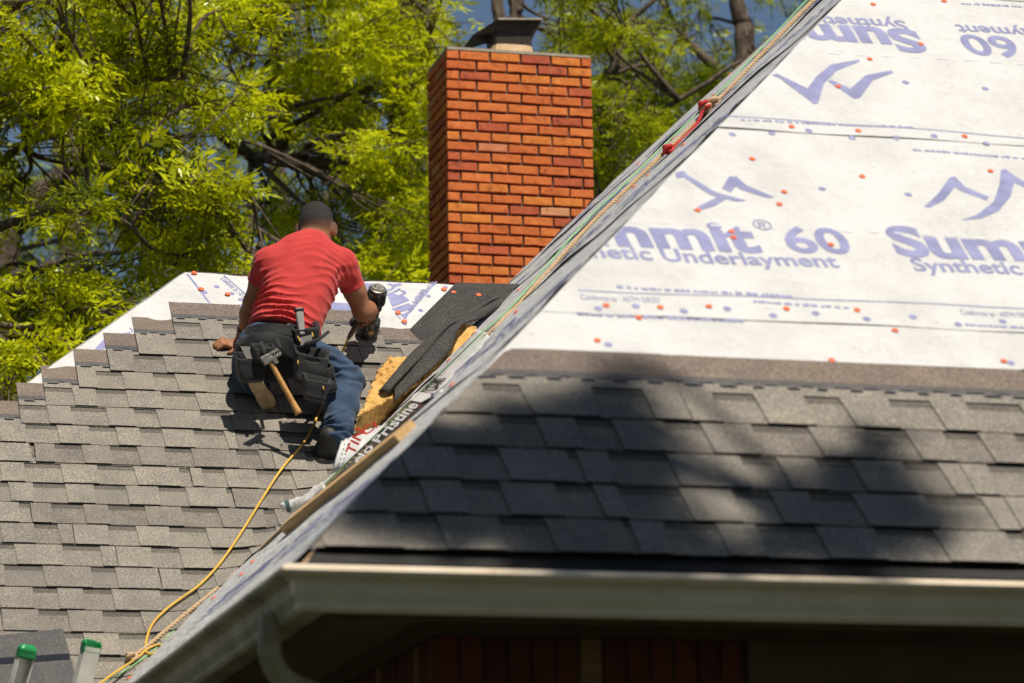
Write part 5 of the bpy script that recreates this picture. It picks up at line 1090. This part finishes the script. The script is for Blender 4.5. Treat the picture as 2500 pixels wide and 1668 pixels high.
# trunk and branches at the far left, darker
Y = 30
t3 = [g0(20, Y), at(22, 900, Y), at(15, 680, Y), at(20, 560, Y), at(70, 480, Y), at(140, 400, Y), at(230, 300, Y), at(300, 140, Y), at(340, -100, Y)]
l3 = [([at(18, 600, Y), at(-20, 500, Y), at(-60, 380, Y)], .09, .04), ([at(20, 640, Y), at(90, 620, Y - .5), at(180, 590, Y - .8), at(290, 575, Y - 1)], .06, .02), ([at(140, 400, Y), at(260, 380, Y - .4), at(380, 330, Y - .6), at(470, 290, Y - .6)], .05, .02)]
c3 = fill(17, -120, 640, 100, 760, 28, 33, .25, .5)
make_tree('shade_tree', 'dark green tree with forked trunk at the far left', (t3, .14, .06), l3, c3, M['leaf2'], .22, 3, 52)
# trees right of the chimney
Y = 27
t4 = [g0(1150, Y), at(1150, 700, Y), at(1148, 300, Y), at(1145, 80, Y), at(1143, 0, Y), at(1140, -200, Y)]
l4 = [([at(1150, 120, Y), at(1175, 60, Y), at(1188, 5, Y), at(1215, -90, Y)], .065, .045), ([at(1190, 30, Y), at(1170, -20, Y), at(1165, -100, Y)], .05, .03), ([at(1150, 250, Y), at(1290, 220, Y - .3), at(1400, 160, Y - .4), at(1440, 60, Y - .4), at(1520, -20, Y - .4)], .05, .02), ([at(1150, 420, Y), at(1330, 380, Y - .5), at(1420, 320, Y - .8), at(1560, 230, Y - 1), at(1700, 140, Y - 1)], .05, .015)]
c4 = fill(44, 1235, 1560, 60, 560, 25, 29, .2, .36, lambda x, y: x + y > 1980) + fill(8, 1290, 1440, -60, 120, 25, 28, .16, .28)
make_tree('shade_tree', 'sparse bright tree beside the right of the chimney', (t4, .07, .045), l4, c4, M['leaf2'], .17, 4, 66)
Y = 33
t5 = [g0(1690, Y), at(1690, 600, Y), at(1700, 300, Y), at(1712, 90, Y), at(1692, 10, Y), at(1680, -200, Y)]
l5 = [([at(1705, 200, Y), at(1600, 120, Y), at(1540, 40, Y), at(1480, -60, Y)], .06, .02), ([at(1700, 320, Y), at(1560, 300, Y), at(1440, 290, Y)], .05, .02)]
c5 = fill(44, 1330, 1960, -120, 520, 31, 36, .3, .55)
make_tree('shade_tree', 'dense green tree behind the upper end of the ropes', (t5, .15, .08), l5, c5, M['leaf2'], .21, 5, 60)
# darker trees standing farther back
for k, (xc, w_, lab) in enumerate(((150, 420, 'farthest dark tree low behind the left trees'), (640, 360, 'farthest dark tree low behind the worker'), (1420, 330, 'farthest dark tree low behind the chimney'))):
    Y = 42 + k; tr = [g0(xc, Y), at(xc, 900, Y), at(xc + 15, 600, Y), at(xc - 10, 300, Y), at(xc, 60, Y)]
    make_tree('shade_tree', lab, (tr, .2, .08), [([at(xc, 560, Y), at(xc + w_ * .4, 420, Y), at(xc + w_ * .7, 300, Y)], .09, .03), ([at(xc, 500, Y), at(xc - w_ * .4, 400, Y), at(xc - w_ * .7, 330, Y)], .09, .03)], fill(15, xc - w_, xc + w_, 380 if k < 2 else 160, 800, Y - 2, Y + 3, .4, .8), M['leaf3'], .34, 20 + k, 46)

# street tree beside the camera whose boughs shade the front eave
def shade_at(x, y, dist):
    q = hit(x, y, C, NR); return q + SUN * dist
blobs = [(1000, 1120, .21, 9.4), (905, 1110, .12, 9), (1110, 1090, .19, 10), (1110, 1180, .18, 9.4), (1230, 1040, .15, 10.2), (1230, 1130, .20, 9.8), (1340, 1000, .15, 10.6), (1400, 950, .11, 11), (1385, 1065, .20, 10), (1350, 1170, .19, 9.6), (1460, 1165, .11, 9.3), (1465, 1030, .09, 10), (1270, 1235, .15, 9.4), (1420, 1250, .15, 9.8), (1530, 1250, .07, 9.2), (1310, 1288, .11, 9), (1450, 1296, .11, 9), (1600, 1290, .10, 9.5), (1750, 1292, .09, 9.6), (1890, 1290, .08, 9.4), (1430, 880, .055, 11.4),
         (1960, 1065, .07, 10), (2045, 1058, .06, 10.4), (1910, 1150, .10, 10), (2000, 1150, .11, 10.2), (1960, 1200, .13, 9.8), (2060, 1212, .10, 10), (2125, 1192, .06, 9.8), (1855, 1240, .08, 9.8), (1950, 1262, .08, 9.4), (2060, 1268, .06, 9.2), (1180, 985, .06, 10), (850, 1175, .10, 9.2), (930, 1195, .12, 9.2)]
cl = [(shade_at(x, y, d), r * .9, 4.2 * (r / .15) ** 2) for x, y, r, d in blobs]
tb = np.array([8.5, 1.5, 0]); tt = [tb, tb + (0, 0, 3), tb + (-.3, .2, 6), tb + (-.8, .6, 9), tb + (-1., .8, 12.5)]
m_ = np.mean([c[0] for c in cl], 0); lm = [([np.array(tt[2]), (np.array(tt[2]) + m_) / 2 + (0, 0, .6), m_ + (.9, -.5, .2), m_ + (.1, .1, .0), m_ - (.7, -.2, .1)], .05, .008)]
xt = [(tb + np.array([tg.normal(.8, 1.3), tg.normal(-.8, 1.3), tg.uniform(8, 14)]), tg.uniform(.5, .9), 2) for _ in range(40)]; xt = [c for c in xt if c[0][0] > 7.0]
make_tree('unseen_street_tree', 'leafy tree beside the street whose boughs shade the eave', (tt, .2, .08), lm, cl + xt, M['leaf2'], .13, 9, 30, group='trees on the street side')

# unseen trees added round the yard to block sky light
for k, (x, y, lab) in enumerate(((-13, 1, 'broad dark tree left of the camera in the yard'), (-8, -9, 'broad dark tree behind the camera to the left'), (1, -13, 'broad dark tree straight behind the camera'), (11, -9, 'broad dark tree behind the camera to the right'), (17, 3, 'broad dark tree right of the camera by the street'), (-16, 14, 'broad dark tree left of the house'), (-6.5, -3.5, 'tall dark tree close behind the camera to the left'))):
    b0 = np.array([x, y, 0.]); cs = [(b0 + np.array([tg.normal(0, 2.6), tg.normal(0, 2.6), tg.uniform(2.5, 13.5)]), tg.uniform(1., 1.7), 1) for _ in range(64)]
    make_tree('unseen_street_tree', lab, ([b0, b0 + (0, 0, 3), b0 + (.2, .1, 7), b0 + (.1, .3, 12)], .25, .08), [([b0 + (0, 0, 4), b0 + (1.5, .5, 6.5), b0 + (2.6, 1, 8)], .1, .04), ([b0 + (0, 0, 4.5), b0 + (-1.5, -.4, 7), b0 + (-2.6, -.8, 9)], .1, .04)], cs, M['leaf3'], .8, 40 + k, 34, group='trees on the street side', twigs=False)
